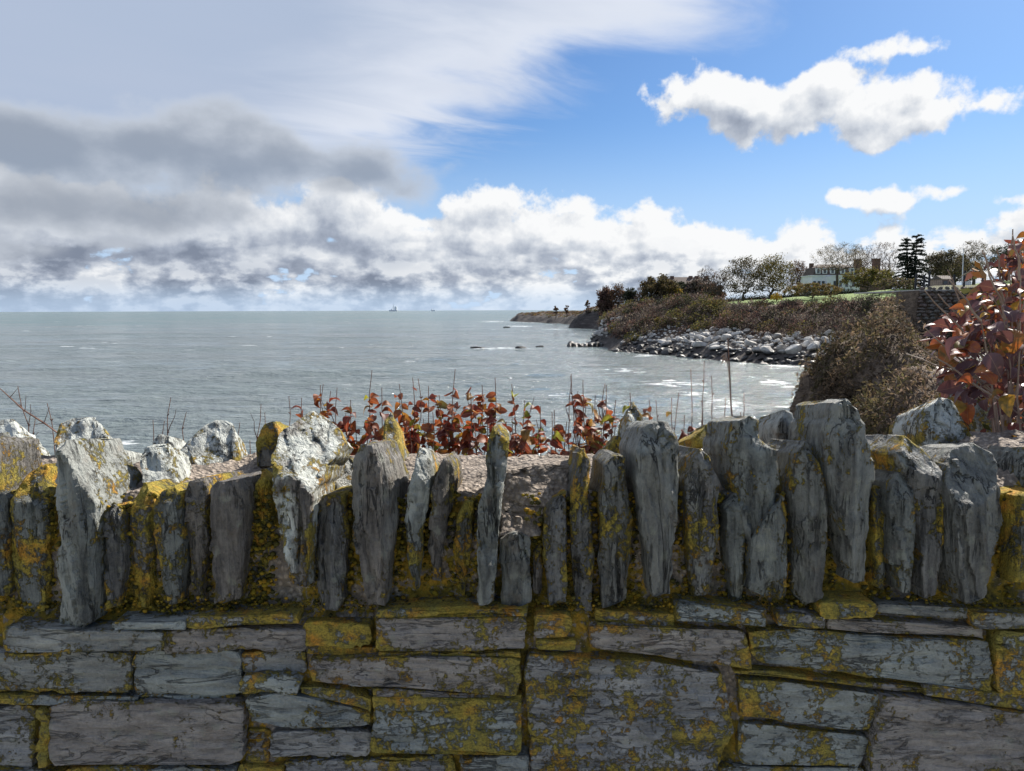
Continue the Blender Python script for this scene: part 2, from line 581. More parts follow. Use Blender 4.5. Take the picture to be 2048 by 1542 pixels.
def vcol_mat(name, rough=0.8, transl=0.35, var=0.5, nscale=1.5):
    """foliage: colour from the plant's own colour attribute, some light passing through"""
    m, t, b = new_mat(name)
    at = t.node('ShaderNodeAttribute', attribute_type='GEOMETRY', attribute_name='Col').outputs['Color']
    n = t.noise(t.node('ShaderNodeTexCoord').outputs['Object'], nscale, 3, 0.6)
    c = t.mix(1.0, at, t.ramp(n, [(0.25, 1 - var), (0.75, 1 + var * 0.6)]), 'MULTIPLY')
    t.put(b.inputs['Base Color'], c)
    b.inputs['Roughness'].default_value = rough
    b.inputs['Specular IOR Level'].default_value = 0.2
    tr = t.node('ShaderNodeBsdfTranslucent', {'Color': c})
    mx = t.node('ShaderNodeMixShader', {0: transl})
    t.l.new(b.outputs[0], mx.inputs[1]); t.l.new(tr.outputs[0], mx.inputs[2])
    t.l.new(mx.outputs[0], t.n['Material Output'].inputs[0])
    return m


M['foliage'] = vcol_mat('scrub_foliage')
M['near_foliage'] = vcol_mat('bluff_foliage', nscale=0.8)
M['bark'] = simple_mat('tree_bark', [(0.3, (0.045, 0.036, 0.03, 1)), (0.7, (0.13, 0.105, 0.085, 1))], 3.0, 0.9)
M['twig'] = simple_mat('dry_twig', [(0.3, (0.11, 0.055, 0.04, 1)), (0.7, (0.22, 0.13, 0.095, 1))], 18.0, 0.7)
M['cane'] = simple_mat('grey_cane', [(0.3, (0.20, 0.145, 0.11, 1)), (0.7, (0.40, 0.31, 0.25, 1))], 22.0, 0.6)
M['metal'] = simple_mat('black_railing', [(0.3, (0.01, 0.01, 0.012, 1)), (0.7, (0.03, 0.03, 0.033, 1))], 6, 0.5)
M['white'] = simple_mat('white_painted_wall', [(0.3, (0.66, 0.67, 0.69, 1)), (0.7, (0.80, 0.80, 0.80, 1))], 0.6, 0.7)
M['roof'] = simple_mat('brown_shingle_roof', [(0.3, (0.075, 0.058, 0.05, 1)), (0.7, (0.15, 0.115, 0.10, 1))], 1.2, 0.85)
M['brick'] = simple_mat('brown_brick', [(0.3, (0.10, 0.06, 0.045, 1)), (0.7, (0.19, 0.12, 0.09, 1))], 1.5, 0.9)
M['pink'] = simple_mat('faded_pink_siding', [(0.3, (0.26, 0.18, 0.17, 1)), (0.7, (0.36, 0.26, 0.24, 1))], 1.5, 0.9)
M['glass'] = simple_mat('window_glass', [(0.3, (0.03, 0.04, 0.06, 1)), (0.7, (0.07, 0.09, 0.12, 1))], 2, 0.1, spec=0.6)
M['ship'] = simple_mat('ship_paint_paled_for_haze', [(0.3, (0.80, 0.82, 0.84, 1)), (0.7, (0.86, 0.87, 0.88, 1))], 0.05, 0.8)  # distance haze put into the ship colour as a paler grey
M['path'] = simple_mat('worn_path', [(0.3, (0.36, 0.34, 0.31, 1)), (0.7, (0.50, 0.475, 0.44, 1))], 6, 0.95, 0.4)


def boulder_mat():
    m, t, b = new_mat('shore_boulder')
    geo = t.node('ShaderNodeNewGeometry')
    P = geo.outputs['Position']
    z = t.xyz(P)[2]
    rnd = t.node('ShaderNodeObjectInfo').outputs['Random']
    n = t.noise(P, 1.3, 6, 0.62)
    dry = t.ramp(t.m('ADD', t.m('MULTIPLY', n, 0.7), t.m('MULTIPLY', rnd, 0.3)), [(0.25, (0.20, 0.185, 0.17, 1)), (0.5, (0.42, 0.40, 0.37, 1)), (0.72, (0.58, 0.555, 0.52, 1))])
    wet = t.ss(t.m('ADD', z, t.m('MULTIPLY', t.m('SUBTRACT', t.noise(P, 0.25, 3, 0.5), 0.5), 2.2)), 3.1, 2.3)
    t.put(b.inputs['Base Color'], t.mix(wet, dry, (0.018, 0.017, 0.016, 1)))
    t.put(b.inputs['Roughness'], t.lr(wet, 0, 1, 0.85, 0.5))
    t.put(b.inputs['Normal'], bump(t, n, 0.7, 0.25))
    return m


M['boulder'] = boulder_mat()
M['wet_rock'] = simple_mat('wet_black_rock', [(0.3, (0.010, 0.009, 0.009, 1)), (0.7, (0.035, 0.032, 0.03, 1))], 0.9, 0.5, 0.8, bdist=0.3)


def terrain_mat():
    m, t, b = new_mat('coast_ground')
    geo = t.node('ShaderNodeNewGeometry')
    P = geo.outputs['Position']
    nz = t.xyz(geo.outputs['True Normal'])[2]
    lawn = t.node('ShaderNodeAttribute', attribute_type='GEOMETRY', attribute_name='lawn').outputs['Fac']
    n = t.noise(P, 0.12, 6, 0.65)
    n2 = t.noise(P, 0.9, 5, 0.65)
    strat = t.noise(t.v('MULTIPLY', P, (0.12, 0.12, 0.9)), 1.0, 6, 0.65)
    heath = t.ramp(t.m('ADD', t.m('MULTIPLY', n, 0.6), t.m('MULTIPLY', n2, 0.4)), [(0.3, (0.03, 0.024, 0.018, 1)), (0.48, (0.065, 0.040, 0.026, 1)), (0.58, (0.10, 0.058, 0.03, 1)), (0.7, (0.055, 0.048, 0.024, 1))])
    rock = t.ramp(t.m('ADD', t.m('MULTIPLY', strat, 0.7), t.m('MULTIPLY', n2, 0.3)), [(0.35, (0.018, 0.015, 0.014, 1)), (0.55, (0.075, 0.062, 0.055, 1)), (0.7, (0.16, 0.135, 0.12, 1))])
    grass = t.ramp(n2, [(0.3, (0.09, 0.15, 0.03, 1)), (0.7, (0.19, 0.26, 0.06, 1))])
    rk = t.node('ShaderNodeAttribute', attribute_type='GEOMETRY', attribute_name='rock').outputs['Fac']
    c = t.mix(t.m('MAXIMUM', rk, t.ss(nz, 0.86, 0.72)), heath, rock)
    c = t.mix(lawn, c, grass)
    t.put(b.inputs['Base Color'], c)
    b.inputs['Roughness'].default_value = 0.95
    t.put(b.inputs['Normal'], bump(t, t.m('ADD', strat, n2), 0.8, 0.6))
    return m


M['terrain'] = terrain_mat()


def earth_mat():
    m, t, b = new_mat('bluff_earth')
    P = t.node('ShaderNodeNewGeometry').outputs['Position']
    n = t.noise(P, 1.2, 7, 0.7)
    n2 = t.noise(t.v('MULTIPLY', P, (1, 1, 3)), 2.5, 6, 0.7)
    t.put(b.inputs['Base Color'], t.ramp(t.m('ADD', t.m('MULTIPLY', n, 0.5), t.m('MULTIPLY', n2, 0.5)), [(0.36, (0.03, 0.02, 0.015, 1)), (0.5, (0.14, 0.10, 0.07, 1)), (0.64, (0.27, 0.20, 0.14, 1))]))
    b.inputs['Roughness'].default_value = 0.95
    t.put(b.inputs['Normal'], bump(t, n2, 1.0, 0.25))
    return m


M['earth'] = earth_mat()

# foam places on the water: (px, py, half-width px, half-depth px)
FOAM = [(235, 884, 60, 16), (1350, 770, 90, 10), (1560, 770, 60, 14), (1260, 745, 60, 5), (1560, 815, 50, 14), (1110, 795, 40, 9), (1460, 806, 60, 16), (1390, 790, 60, 6), (1060, 644, 60, 3.0), (1010, 697, 100, 3.2), (985, 643, 40, 2.5),
        (1110, 659, 40, 2.0), (1180, 687, 45, 3), (1570, 738, 60, 6), (1300, 712, 60, 4), (1500, 731, 60, 3.5), (1040, 652, 45, 2), (960, 698, 50, 2)]


def sea_mat():
    m, t, b = new_mat('sea_water')
    P = t.node('ShaderNodeNewGeometry').outputs['Position']
    x, y, z = t.xyz(P)
    dist = t.v('LENGTH', P)
    f = t.noise(t.v('MULTIPLY', P, (0.5, 1, 1)), 0.9, 5, 0.6)
    f2 = t.noise(t.v('MULTIPLY', P, (0.28, 1, 1)), 0.16, 5, 0.62)
    f3 = t.noise(t.v('MULTIPLY', P, (0.35, 1, 1)), 0.02, 4, 0.6)
    far = t.ss(dist, 150, 1200)
    foam = None
    for (fx, fy, rx, ry) in FOAM:
        c = sea(fx, fy); a = sea(fx + rx, fy); d0 = sea(fx, fy - ry); d1 = sea(fx, fy + ry)
        wx_ = max(abs(a[0] - c[0]), 1.0); wy_ = max(abs(d0[1] - d1[1]) / 2, 1.0)
        q = t.vec(t.m('MULTIPLY', t.m('SUBTRACT', x, float(c[0])), 1 / wx_), t.m('MULTIPLY', t.m('SUBTRACT', y, float(c[1])), 1 / wy_), 0.0)
        e = t.m('SUBTRACT', 1.0, t.v('LENGTH', q))
        foam = e if foam is None else t.m('MAXIMUM', foam, e)
    fn = t.noise(t.v('MULTIPLY', P, (0.45, 1, 1)), 0.55, 6, 0.7)
    fm = t.ss(t.m('ADD', t.m('MULTIPLY', t.m('MAXIMUM', foam, -0.4), 0.18), fn), 0.585, 0.78)
    caps = t.m('MULTIPLY', t.ss(t.noise(t.v('MULTIPLY', P, (0.16, 0.5, 1)), 0.32, 3, 0.6), 0.665, 0.72), t.ss(t.noise(P, 0.011, 2, 0.5), 0.42, 0.6))
    fm = t.m('MAXIMUM', fm, t.m('MULTIPLY', caps, 0.75))
    body = t.mix(far, (0.15, 0.185, 0.185, 1), (0.085, 0.155, 0.155, 1))
    body = t.mix(t.ss(f3, 0.35, 0.7), body, (0.17, 0.195, 0.195, 1))
    t.put(b.inputs['Base Color'], t.mix(fm, body, (0.72, 0.75, 0.77, 1)))
    t.put(b.inputs['Roughness'], t.m('ADD', t.m('ADD', 0.10, t.m('MULTIPLY', far, 0.12)), t.m('MULTIPLY', fm, 0.6)))
    b.inputs['IOR'].default_value = 1.333
    h = t.m('ADD', t.m('MULTIPLY', f, 1.0), t.m('ADD', t.m('MULTIPLY', f2, 2.8), t.m('MULTIPLY', t.m('MULTIPLY', f3, far), 7.0)))
    t.put(b.inputs['Normal'], bump(t, h, 1.0, 1.0))
    return m


M['sea'] = sea_mat()


def leaf_mat(name, stops, transl=0.42, rough=0.55, spots=0.6):
    m, t, b = new_mat(name)
    rnd = t.node('ShaderNodeObjectInfo').outputs['Random']
    P = t.node('ShaderNodeTexCoord').outputs['Object']
    n = t.noise(t.v('ADD', P, t.v('SCALE', (9.0, 5.0, 7.0), scale=rnd)), 45, 4, 0.6)
    f = t.m('ADD', rnd, t.m('MULTIPLY', t.m('SUBTRACT', n, 0.5), 0.28))
    c = t.ramp(f, stops)
    lx, ly, lz = t.xyz(P)
    vein = t.ss(t.m('ABSOLUTE', lx), 0.0016, 0.0004)
    c = t.mix(t.m('MULTIPLY', vein, 0.35), c, (0.45, 0.30, 0.18, 1))
    c = t.mix(t.m('MULTIPLY', t.ss(n, 0.55, 0.72), spots), c, (0.06, 0.03, 0.02, 1))
    t.put(b.inputs['Base Color'], c)
    b.inputs['Roughness'].default_value = rough
    b.inputs['Specular IOR Level'].default_value = 0.5
    t.put(b.inputs['Normal'], bump(t, n, 0.25, 0.004))
    tr = t.node('ShaderNodeBsdfTranslucent', {'Color': t.mix(1.0, c, (1.2, 1.0, 0.8, 1), 'MULTIPLY')})
    mx = t.node('ShaderNodeMixShader', {0: transl})
    t.l.new(b.outputs[0], mx.inputs[1]); t.l.new(tr.outputs[0], mx.inputs[2])
    t.l.new(mx.outputs[0], t.n['Material Output'].inputs[0])
    return m


M['leaf_red'] = leaf_mat('autumn_leaf', [(0.0, (0.10, 0.018, 0.014, 1)), (0.22, (0.22, 0.045, 0.022, 1)), (0.42, (0.12, 0.045, 0.03, 1)), (0.58, (0.32, 0.095, 0.028, 1)),
                                         (0.72, (0.22, 0.06, 0.03, 1)), (0.84, (0.34, 0.17, 0.03, 1)), (0.95, (0.13, 0.11, 0.03, 1)), (1.0, (0.28, 0.33, 0.04, 1))])
M['leaf_wine'] = leaf_mat('wine_leaf', [(0.0, (0.10, 0.048, 0.052, 1)), (0.3, (0.16, 0.072, 0.075, 1)), (0.55, (0.12, 0.062, 0.066, 1)), (0.72, (0.24, 0.06, 0.04, 1)), (0.8, (0.42, 0.13, 0.03, 1)),
                                        (0.9, (0.16, 0.12, 0.03, 1)), (1.0, (0.45, 0.26, 0.03, 1))], 0.25, 0.5, 0.35)

# ------------------------------------------------------------------ sea
rows = 720; cols = 400
ys = 12 * (45000 / 12) ** (np.linspace(0, 1, rows))
us = np.linspace(-1.25, 1.25, cols)
YY = np.repeat(ys[:, None], cols, 1)
XX = us[None] * (YY + 40)
Pn = np.stack([XX, YY, np.zeros_like(XX)], -1)
fade = np.clip(1 - YY / 520, 0, 1)
hz = fbm(Pn * np.array([0.012, 0.036, 1]), 3, 5, .6) * 0.95 * np.clip(1.15 - YY / 1500, 0, 1) + fbm(Pn * np.array([0.05, 0.13, 1]), 3, 6) * 0.62 * np.clip(1.2 - YY / 600, 0, 1) \
    + fbm(Pn * np.array([0.17, 0.42, 1]), 3, 9) * 0.34 * np.clip(1.1 - YY / 300, 0, 1)
fade = 1.0
ZZ = hz * fade
mb = MB()
idx = np.arange(rows * cols).reshape(rows, cols)
fq = np.stack([idx[:-1, :-1], idx[:-1, 1:], idx[1:, 1:], idx[1:, :-1]], -1).reshape(-1, 4)
mb.v = [np.stack([XX, YY, ZZ], -1).reshape(-1, 3)]; mb.f = fq.tolist(); mb.n = rows * cols
tag(mb.build('sea', M['sea'], smooth=True), None, kind='structure')

# ------------------------------------------------------------------ headland terrain
coast_px = [(1600, 737), (1500, 729), (1400, 719), (1300, 709), (1228, 704), (1205, 694), (1178, 685), (1215, 674), (1232, 664), (1180, 657), (1135, 656),
            (1150, 650.5), (1110, 647), (1060, 644.5), (1018, 642)]
coast = [(95.0, 92.0), (78.0, 118.0)] + [tuple(sea(*p)[:2]) for p in coast_px] + [(10.0, 1000.0), (120.0, 1250.0)]
land = coast + [(900.0, 1300.0), (900.0, 60.0), (130.0, 60.0)]
LP = np.array(land)
CP = np.array(coast)


def land_dist(x, y):
    p = np.stack([x, y], -1)
    dmin = np.full(x.shape, 1e9)
    for a, b in zip(CP[:-1], CP[1:]):
        ab = b - a
        t = np.clip(((p - a) @ ab) / (ab @ ab), 0, 1)
        dmin = np.minimum(dmin, np.linalg.norm(p - (a + t[..., None] * ab), axis=-1))
    ins = np.zeros(x.shape, bool)
    n = len(LP)
    for i in range(n):
        x0, y0 = LP[i]; x1, y1 = LP[(i + 1) % n]
        c = ((y0 > y) != (y1 > y)) & (x < (x1 - x0) * (y - y0) / (y1 - y0 + 1e-9) + x0)
        ins ^= c
    return np.where(ins, dmin, -dmin)


def height(x, y):
    x = np.asarray(x, float); y = np.asarray(y, float)
    d = land_dist(x, y)
    pn = np.stack([x * 0.06, y * 0.06, np.zeros_like(x)], -1)
    nz = fbm(pn, 4, 21)
    d = d + nz * 2.5 * np.clip(d / 6, 0, 1)
    near = np.interp(d, [-30, -3, 0, 3, 12, 27, 45, 110, 400], [-4, -1.5, -0.3, 1.2, 5.6, 13.2, 14.8, 20.6, 25])
    mid = np.interp(d, [-30, -3, 0, 4, 8, 20, 45, 110, 400], [-4, -1.5, -0.2, 6.5, 9.5, 13.0, 14.5, 18, 22])
    farh = np.interp(d, [-30, -3, 0, 5, 12, 60, 200, 400], [-4, -1.5, -0.2, 4.5, 7.0, 8.8, 10, 12])
    w1 = np.clip((y - 200) / 40, 0, 1); w2 = np.clip((y - 520) / 60, 0, 1)
    h = near * (1 - w1) + mid * w1
    h = h * (1 - w2) + farh * w2
    h = h + fbm(np.stack([x * .09, y * .09, x * 0 + 4], -1), 4, 33, .65) * 3.4 * np.clip(d / 8, 0, 1) * np.clip((y - 300) / 60, 0, 1)
    return h + nz * 0.7 * np.clip(d / 5, 0, 1)


def grid_obj(name, xs, ys, mat, zf, lawn=None, parent=None):
    X, Y = np.meshgrid(xs, ys)
    Z = zf(X, Y)
    r, c = X.shape
    b = MB()
    ii = np.arange(r * c).reshape(r, c)
    q = np.stack([ii[:-1, :-1], ii[:-1, 1:], ii[1:, 1:], ii[1:, :-1]], -1).reshape(-1, 4)
    b.v = [np.stack([X, Y, Z], -1).reshape(-1, 3)]; b.f = q.tolist(); b.n = r * c
    o = b.build(name, mat, smooth=True)
    if lawn is not None:
        at = o.data.attributes.new('lawn', 'FLOAT', 'POINT')
        at.data.foreach_set('value', lawn(X, Y).ravel())
        at = o.data.attributes.new('rock', 'FLOAT', 'POINT')
        at.data.foreach_set('value', np.clip((np.where(Y > 300, 20, 13) - land_dist(X, Y)) / 4, 0, 1).ravel() if name not in ('upper_ground', 'grass_verge') else X.ravel() * 0)
    return o


def lawn_mask(X, Y):
    d = land_dist(X, Y)
    return np.clip((d - 30) / 3, 0, 1) * np.clip((130 - d) / 10, 0, 1) * (Y < 320) * (X > 62)


o = grid_obj('headland', np.concatenate([np.arange(0, 260, 2.2), np.arange(260, 900, 16)]), np.concatenate([np.arange(62, 420, 2.2), np.arange(420, 560, 5)]), M['terrain'], height, lawn_mask)
tag(o, None, kind='structure')
o = grid_obj('far_headland', np.concatenate([np.arange(-30, 200, 3), np.arange(200, 900, 25)]), np.concatenate([np.arange(550, 900, 3.5), np.arange(900, 1300, 8)]), M['terrain'],
             lambda X, Y: height(X, Y) - np.where(Y < 556, 0.35, 0.0), lambda X, Y: X * 0)
tag(o, None, kind='structure')

# ------------------------------------------------------------------ near bluff and the slope under the wall


def bluff_h(x, y):
    xe = 5.7 + 0.262 * y + 0.4 * np.sin(y * 0.6) + np.clip(y - 41, 0, 99) * 0.45
    s = x - xe + fbm(np.stack([x * .9, y * .9, x * 0 + 5], -1), 4, 79, .6) * 1.1
    prof = np.interp(s, [-12, -3, -0.8, 0.3, 1.4, 2.4, 4.0, 5.4, 6.5, 8.0, 30], [-3, -2, 0.5, 5.6, 8.4, 9.8, 11.3, 11.4, 10.2, 9.7, 9.7])
    h = prof - np.clip(41 - y, 0, 60) * 0.23 - np.clip(y - 47, 0, 100) * 0.22
    pn = np.stack([x * 0.5, y * 0.5, np.zeros_like(x)], -1)
    return h + fbm(pn, 4, 77) * 0.8 + fbm(pn * .35, 2, 78) * 1.0


def slope_h(x, y):
    z = 11.15 - np.clip(y - 2.9, 0, 50) * 0.75
    pn = np.stack([x * 1.3, y * 1.3, np.zeros_like(x)], -1)
    z = np.maximum(z + fbm(pn, 4, 3) * 0.06 * (1 + np.clip(y - 2.5, 0, 10)), -3)
    return z


tag(grid_obj('cliff_slope', np.arange(-30, 16, 0.35), np.concatenate([np.arange(1.9, 4, 0.12), np.arange(4, 26, 0.5)]), M['earth'], slope_h), None, kind='structure')
tag(grid_obj('bluff', np.arange(5, 62, 0.3), np.arange(14, 66, 0.4), M['earth'], bluff_h), None, kind='structure')
b = MB()
b.box((-40, -3.2, 10.0), (9, 1.62, 10.4))
tag(b.build('path', M['path']), None, kind='structure')


tag(grid_obj('grass_verge', np.arange(-60, 61, 2.0), np.arange(-70, -3.1, 1.5), M['terrain'], lambda X, Y: 10.34 + fbm(np.stack([X * .2, Y * .2, X * 0], -1), 3, 6) * .08 + np.clip(-4 - Y, 0, 99) * .02, lambda X, Y: X * 0 + .85), None, kind='structure')

# ------------------------------------------------------------------ the wall in front
MM = 1.5 / F      # metres per photo pixel on the wall face
wall = thing('stone_wall', 'lichen-covered slate wall topped with upright jagged coping stones in mortar', 'wall', (0, 1.8, 10.4))


def scan(poly, yy):
    xs = []
    n = len(poly)
    for i in range(n):
        x0, y0 = poly[i]; x1, y1 = poly[(i + 1) % n]
        if (y0 > yy) != (y1 > yy):
            xs.append(x0 + (yy - y0) / (y1 - y0) * (x1 - x0))
    return (min(xs), max(xs)) if xs else None


def make_stone(name, poly, Y0, depth, seed, mat, lichen=0.4, pale=0.0, facets=(), amp=0.006, grain=(30, 30, 4), step=4.2, rnd=4.0, back_drop=0.0, jag=6.0, parent=wall):
    rng = np.random.default_rng(seed)
    if name == 'coping_stone':
        cx_ = sum(p[0] for p in poly) / len(poly)
        poly = [(cx_ + (p[0] - cx_) * .92, p[1]) for p in poly]
    ys_ = [p[1] for p in poly]
    y0, y1 = min(ys_), max(ys_)
    nR = int(np.clip((y1 - y0) / step, 7, 90))
    tt = 0.5 - 0.5 * np.cos(np.linspace(0.04, math.pi - 0.04, nR)) if nR < 14 else np.linspace(0.004, 0.996, nR)
    rowy = y0 + (y1 - y0) * tt
    L = np.zeros(nR); R = np.zeros(nR)
    for i, yy in enumerate(rowy):
        s = scan(poly, yy)
        L[i], R[i] = s
    k = rowy / 26.0
    z0 = np.zeros(nR)
    L += fbm(np.stack([k, z0 + seed * 1.7, z0], -1), 4, seed, .65) * jag
    R += fbm(np.stack([k, z0 + seed * 2.3 + 50, z0], -1), 4, seed + 5, .65) * jag
    wob = fbm(np.stack([rowy / 40, z0 + seed, z0], -1), 2, seed) * 2
    L += wob; R += wob
    mid = (L + R) / 2; half = np.maximum((R - L) / 2, 3.0)
    L, R = mid - half, mid + half
    wmax = (R - L).max()
    nC = int(np.clip(wmax / step, 6, 90)); nS = 5; nB = max(3, nC // 3)
    s_front = np.linspace(0, 1, nC)
    # random chisel facets near the top and flanks
    fl = [tuple(f_) for f_ in facets]
    if name == 'coping_stone':
        xa_, xb_ = min(p[0] for p in poly), max(p[0] for p in poly)
        w_ = xb_ - xa_
        for kf in range(3):
            sg_ = 1 if (kf + seed) % 2 else -1
            fl.append((xa_ + w_ * (rng.uniform(.55, .85) if sg_ > 0 else rng.uniform(.15, .45)), rng.uniform(y0_ if False else min(p[1] for p in poly), max(p[1] for p in poly)), sg_ * rng.uniform(.35, 1.1), rng.uniform(-.12, .12)))
        fl.append((xa_ + w_ * .5, min(p[1] for p in poly) + rng.uniform(15, 45), rng.uniform(-.4, .4), rng.uniform(.3, .8)))
    loops = []
    cuts = []
    edges = []
    for i in range(nR):
        px = L[i] + (R[i] - L[i]) * s_front
        py = rowy[i] + fbm(np.stack([px / 34, px * 0 + seed * 3.1, px * 0 + (0 if tt[i] < .5 else 40)], -1), 3, seed + 2, .6) * jag * 1.1 * abs(2 * tt[i] - 1)
        push = np.zeros(nC)
        for (fx, fy, kx, ky) in fl:
            push = np.maximum(push, kx * (px - fx) + ky * (fy - py) + 9 * fbm(np.stack([px / 30, py / 30, px * 0 + seed], -1), 3, seed + 3))
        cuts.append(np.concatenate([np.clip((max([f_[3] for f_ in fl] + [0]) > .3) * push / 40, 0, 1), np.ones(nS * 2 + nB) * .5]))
        e = np.minimum(s_front, 1 - s_front) * (R[i] - L[i])
        ev = np.minimum(rowy[i] - y0, y1 - rowy[i])
        rr = rnd * (0.7 + 0.6 * rng.random())
        q = np.clip(1 - e / rr, 0, 1)
        push = push + (1 - np.sqrt(np.clip(1 - q * q, 0, 1))) * rr * 0.9
        qv = np.clip(1 - ev / (rnd * 1.1), 0, 1)
        push = push + (1 - math.sqrt(max(0, 1 - qv * qv))) * rnd * 0.9
        Yf = Y0 + push * MM
        front = unp(px, py, Yf)
        Yb = np.maximum(Y0 + depth, Yf.max() + 0.02)
        fr = front[-1]; fl0 = front[0]
        sd = np.linspace(0, 1, nS + 2)[1:-1]
        right = np.stack([np.full(nS, fr[0]), fr[1] + (Yb - fr[1]) * sd, fr[2] - back_drop * sd], -1)
        left = np.stack([np.full(nS, fl0[0]), Yb + (fl0[1] - Yb) * sd, fl0[2] - back_drop * (1 - sd)], -1)
        back = np.stack([np.linspace(fr[0], fl0[0], nB), np.full(nB, Yb), np.linspace(fr[2], fl0[2], nB) - back_drop], -1)
        loops.append(np.concatenate([front, right, back, left]))
        ed = np.clip(1 - np.minimum(e, ev) / 16.0, 0, 1)
        edges.append(np.concatenate([ed, np.ones(nS + nB + nS) * 0.9]))
    V = np.array(loops)
    E = np.array(edges)
    n = V.shape[1]
    V = V.reshape(-1, 3)
    g = np.asarray(grain, float)
    off = rng.random(3) * 50
    d1 = fbm(V * g + off, 4, seed + 11, 0.6)
    d2 = fbm(V * g + off + 31, 3, seed + 17, 0.6)
    lump = fbm(V * 14 + off, 3, seed + 23)
    sv = fbm(V * g * 0.42 + off + 9, 2, seed + 29) * 3.2
    step_ = (np.floor(sv) + np.clip((sv - np.floor(sv)) * 5, 0, 1)) / 3
    slot = np.clip(1 - np.abs(fbm(V * g * 0.5 + off + 70, 2, seed + 37)) * 9, 0, 1) * np.clip(fbm(V * 10 + off, 2, seed + 41) * 3, 0, 1)
    # split layers: flat ledges with abrupt edges running along the cleavage
    gv = np.array([1, .4, .12]) if g[2] < g[0] else np.array([.10, .4, 1])
    lay = (V * gv) @ np.ones(3) * 62 + fbm(V * 9 + off, 3, seed + 51) * 1.6
    li = np.floor(lay)
    lv = _hash(li, li * 0 + seed, np.floor(fbm(V * 6 + off, 2, seed + 53) * 2.5), 7) - .5
    V = V + np.stack([d2 * amp * 0.6 + lv * amp * .35, d1 * amp * 0.7 + lump * amp * 0.7 + step_ * amp * 0.8 + lv * amp * 1.5 + slot * amp * 2.0, lump * amp * 0.4 + lv * amp * .5], -1)
    mb = MB()
    c0 = V[:n].mean(0); c1 = V[-n:].mean(0)
    VV = np.concatenate([V, [c0, c1]])
    fs = []
    A_ = np.arange((nR - 1) * n).reshape(nR - 1, n)
    B_ = np.roll(A_, -1, 1)
    fs = np.stack([A_, A_ + n, B_ + n, B_], -1).reshape(-1, 4).tolist()
    top = nR * n
    for j in range(n):
        fs.append((j, (j + 1) % n, top))
        fs.append(((nR - 1) * n + (j + 1) % n, (nR - 1) * n + j, top + 1))
    mb.v = [VV]; mb.f = fs; mb.n = len(VV)
    cen = V.mean(0)
    ob = mb.build(name, mat, parent, smooth=True, origin=tuple(cen), sharp=27)
    at = ob.data.attributes.new('edge', 'FLOAT', 'POINT')
    at.data.foreach_set('value', np.concatenate([E.ravel(), [1, 1]]))
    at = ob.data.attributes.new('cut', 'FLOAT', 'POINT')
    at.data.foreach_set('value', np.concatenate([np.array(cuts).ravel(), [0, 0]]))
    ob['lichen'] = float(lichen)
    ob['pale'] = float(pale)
    return ob


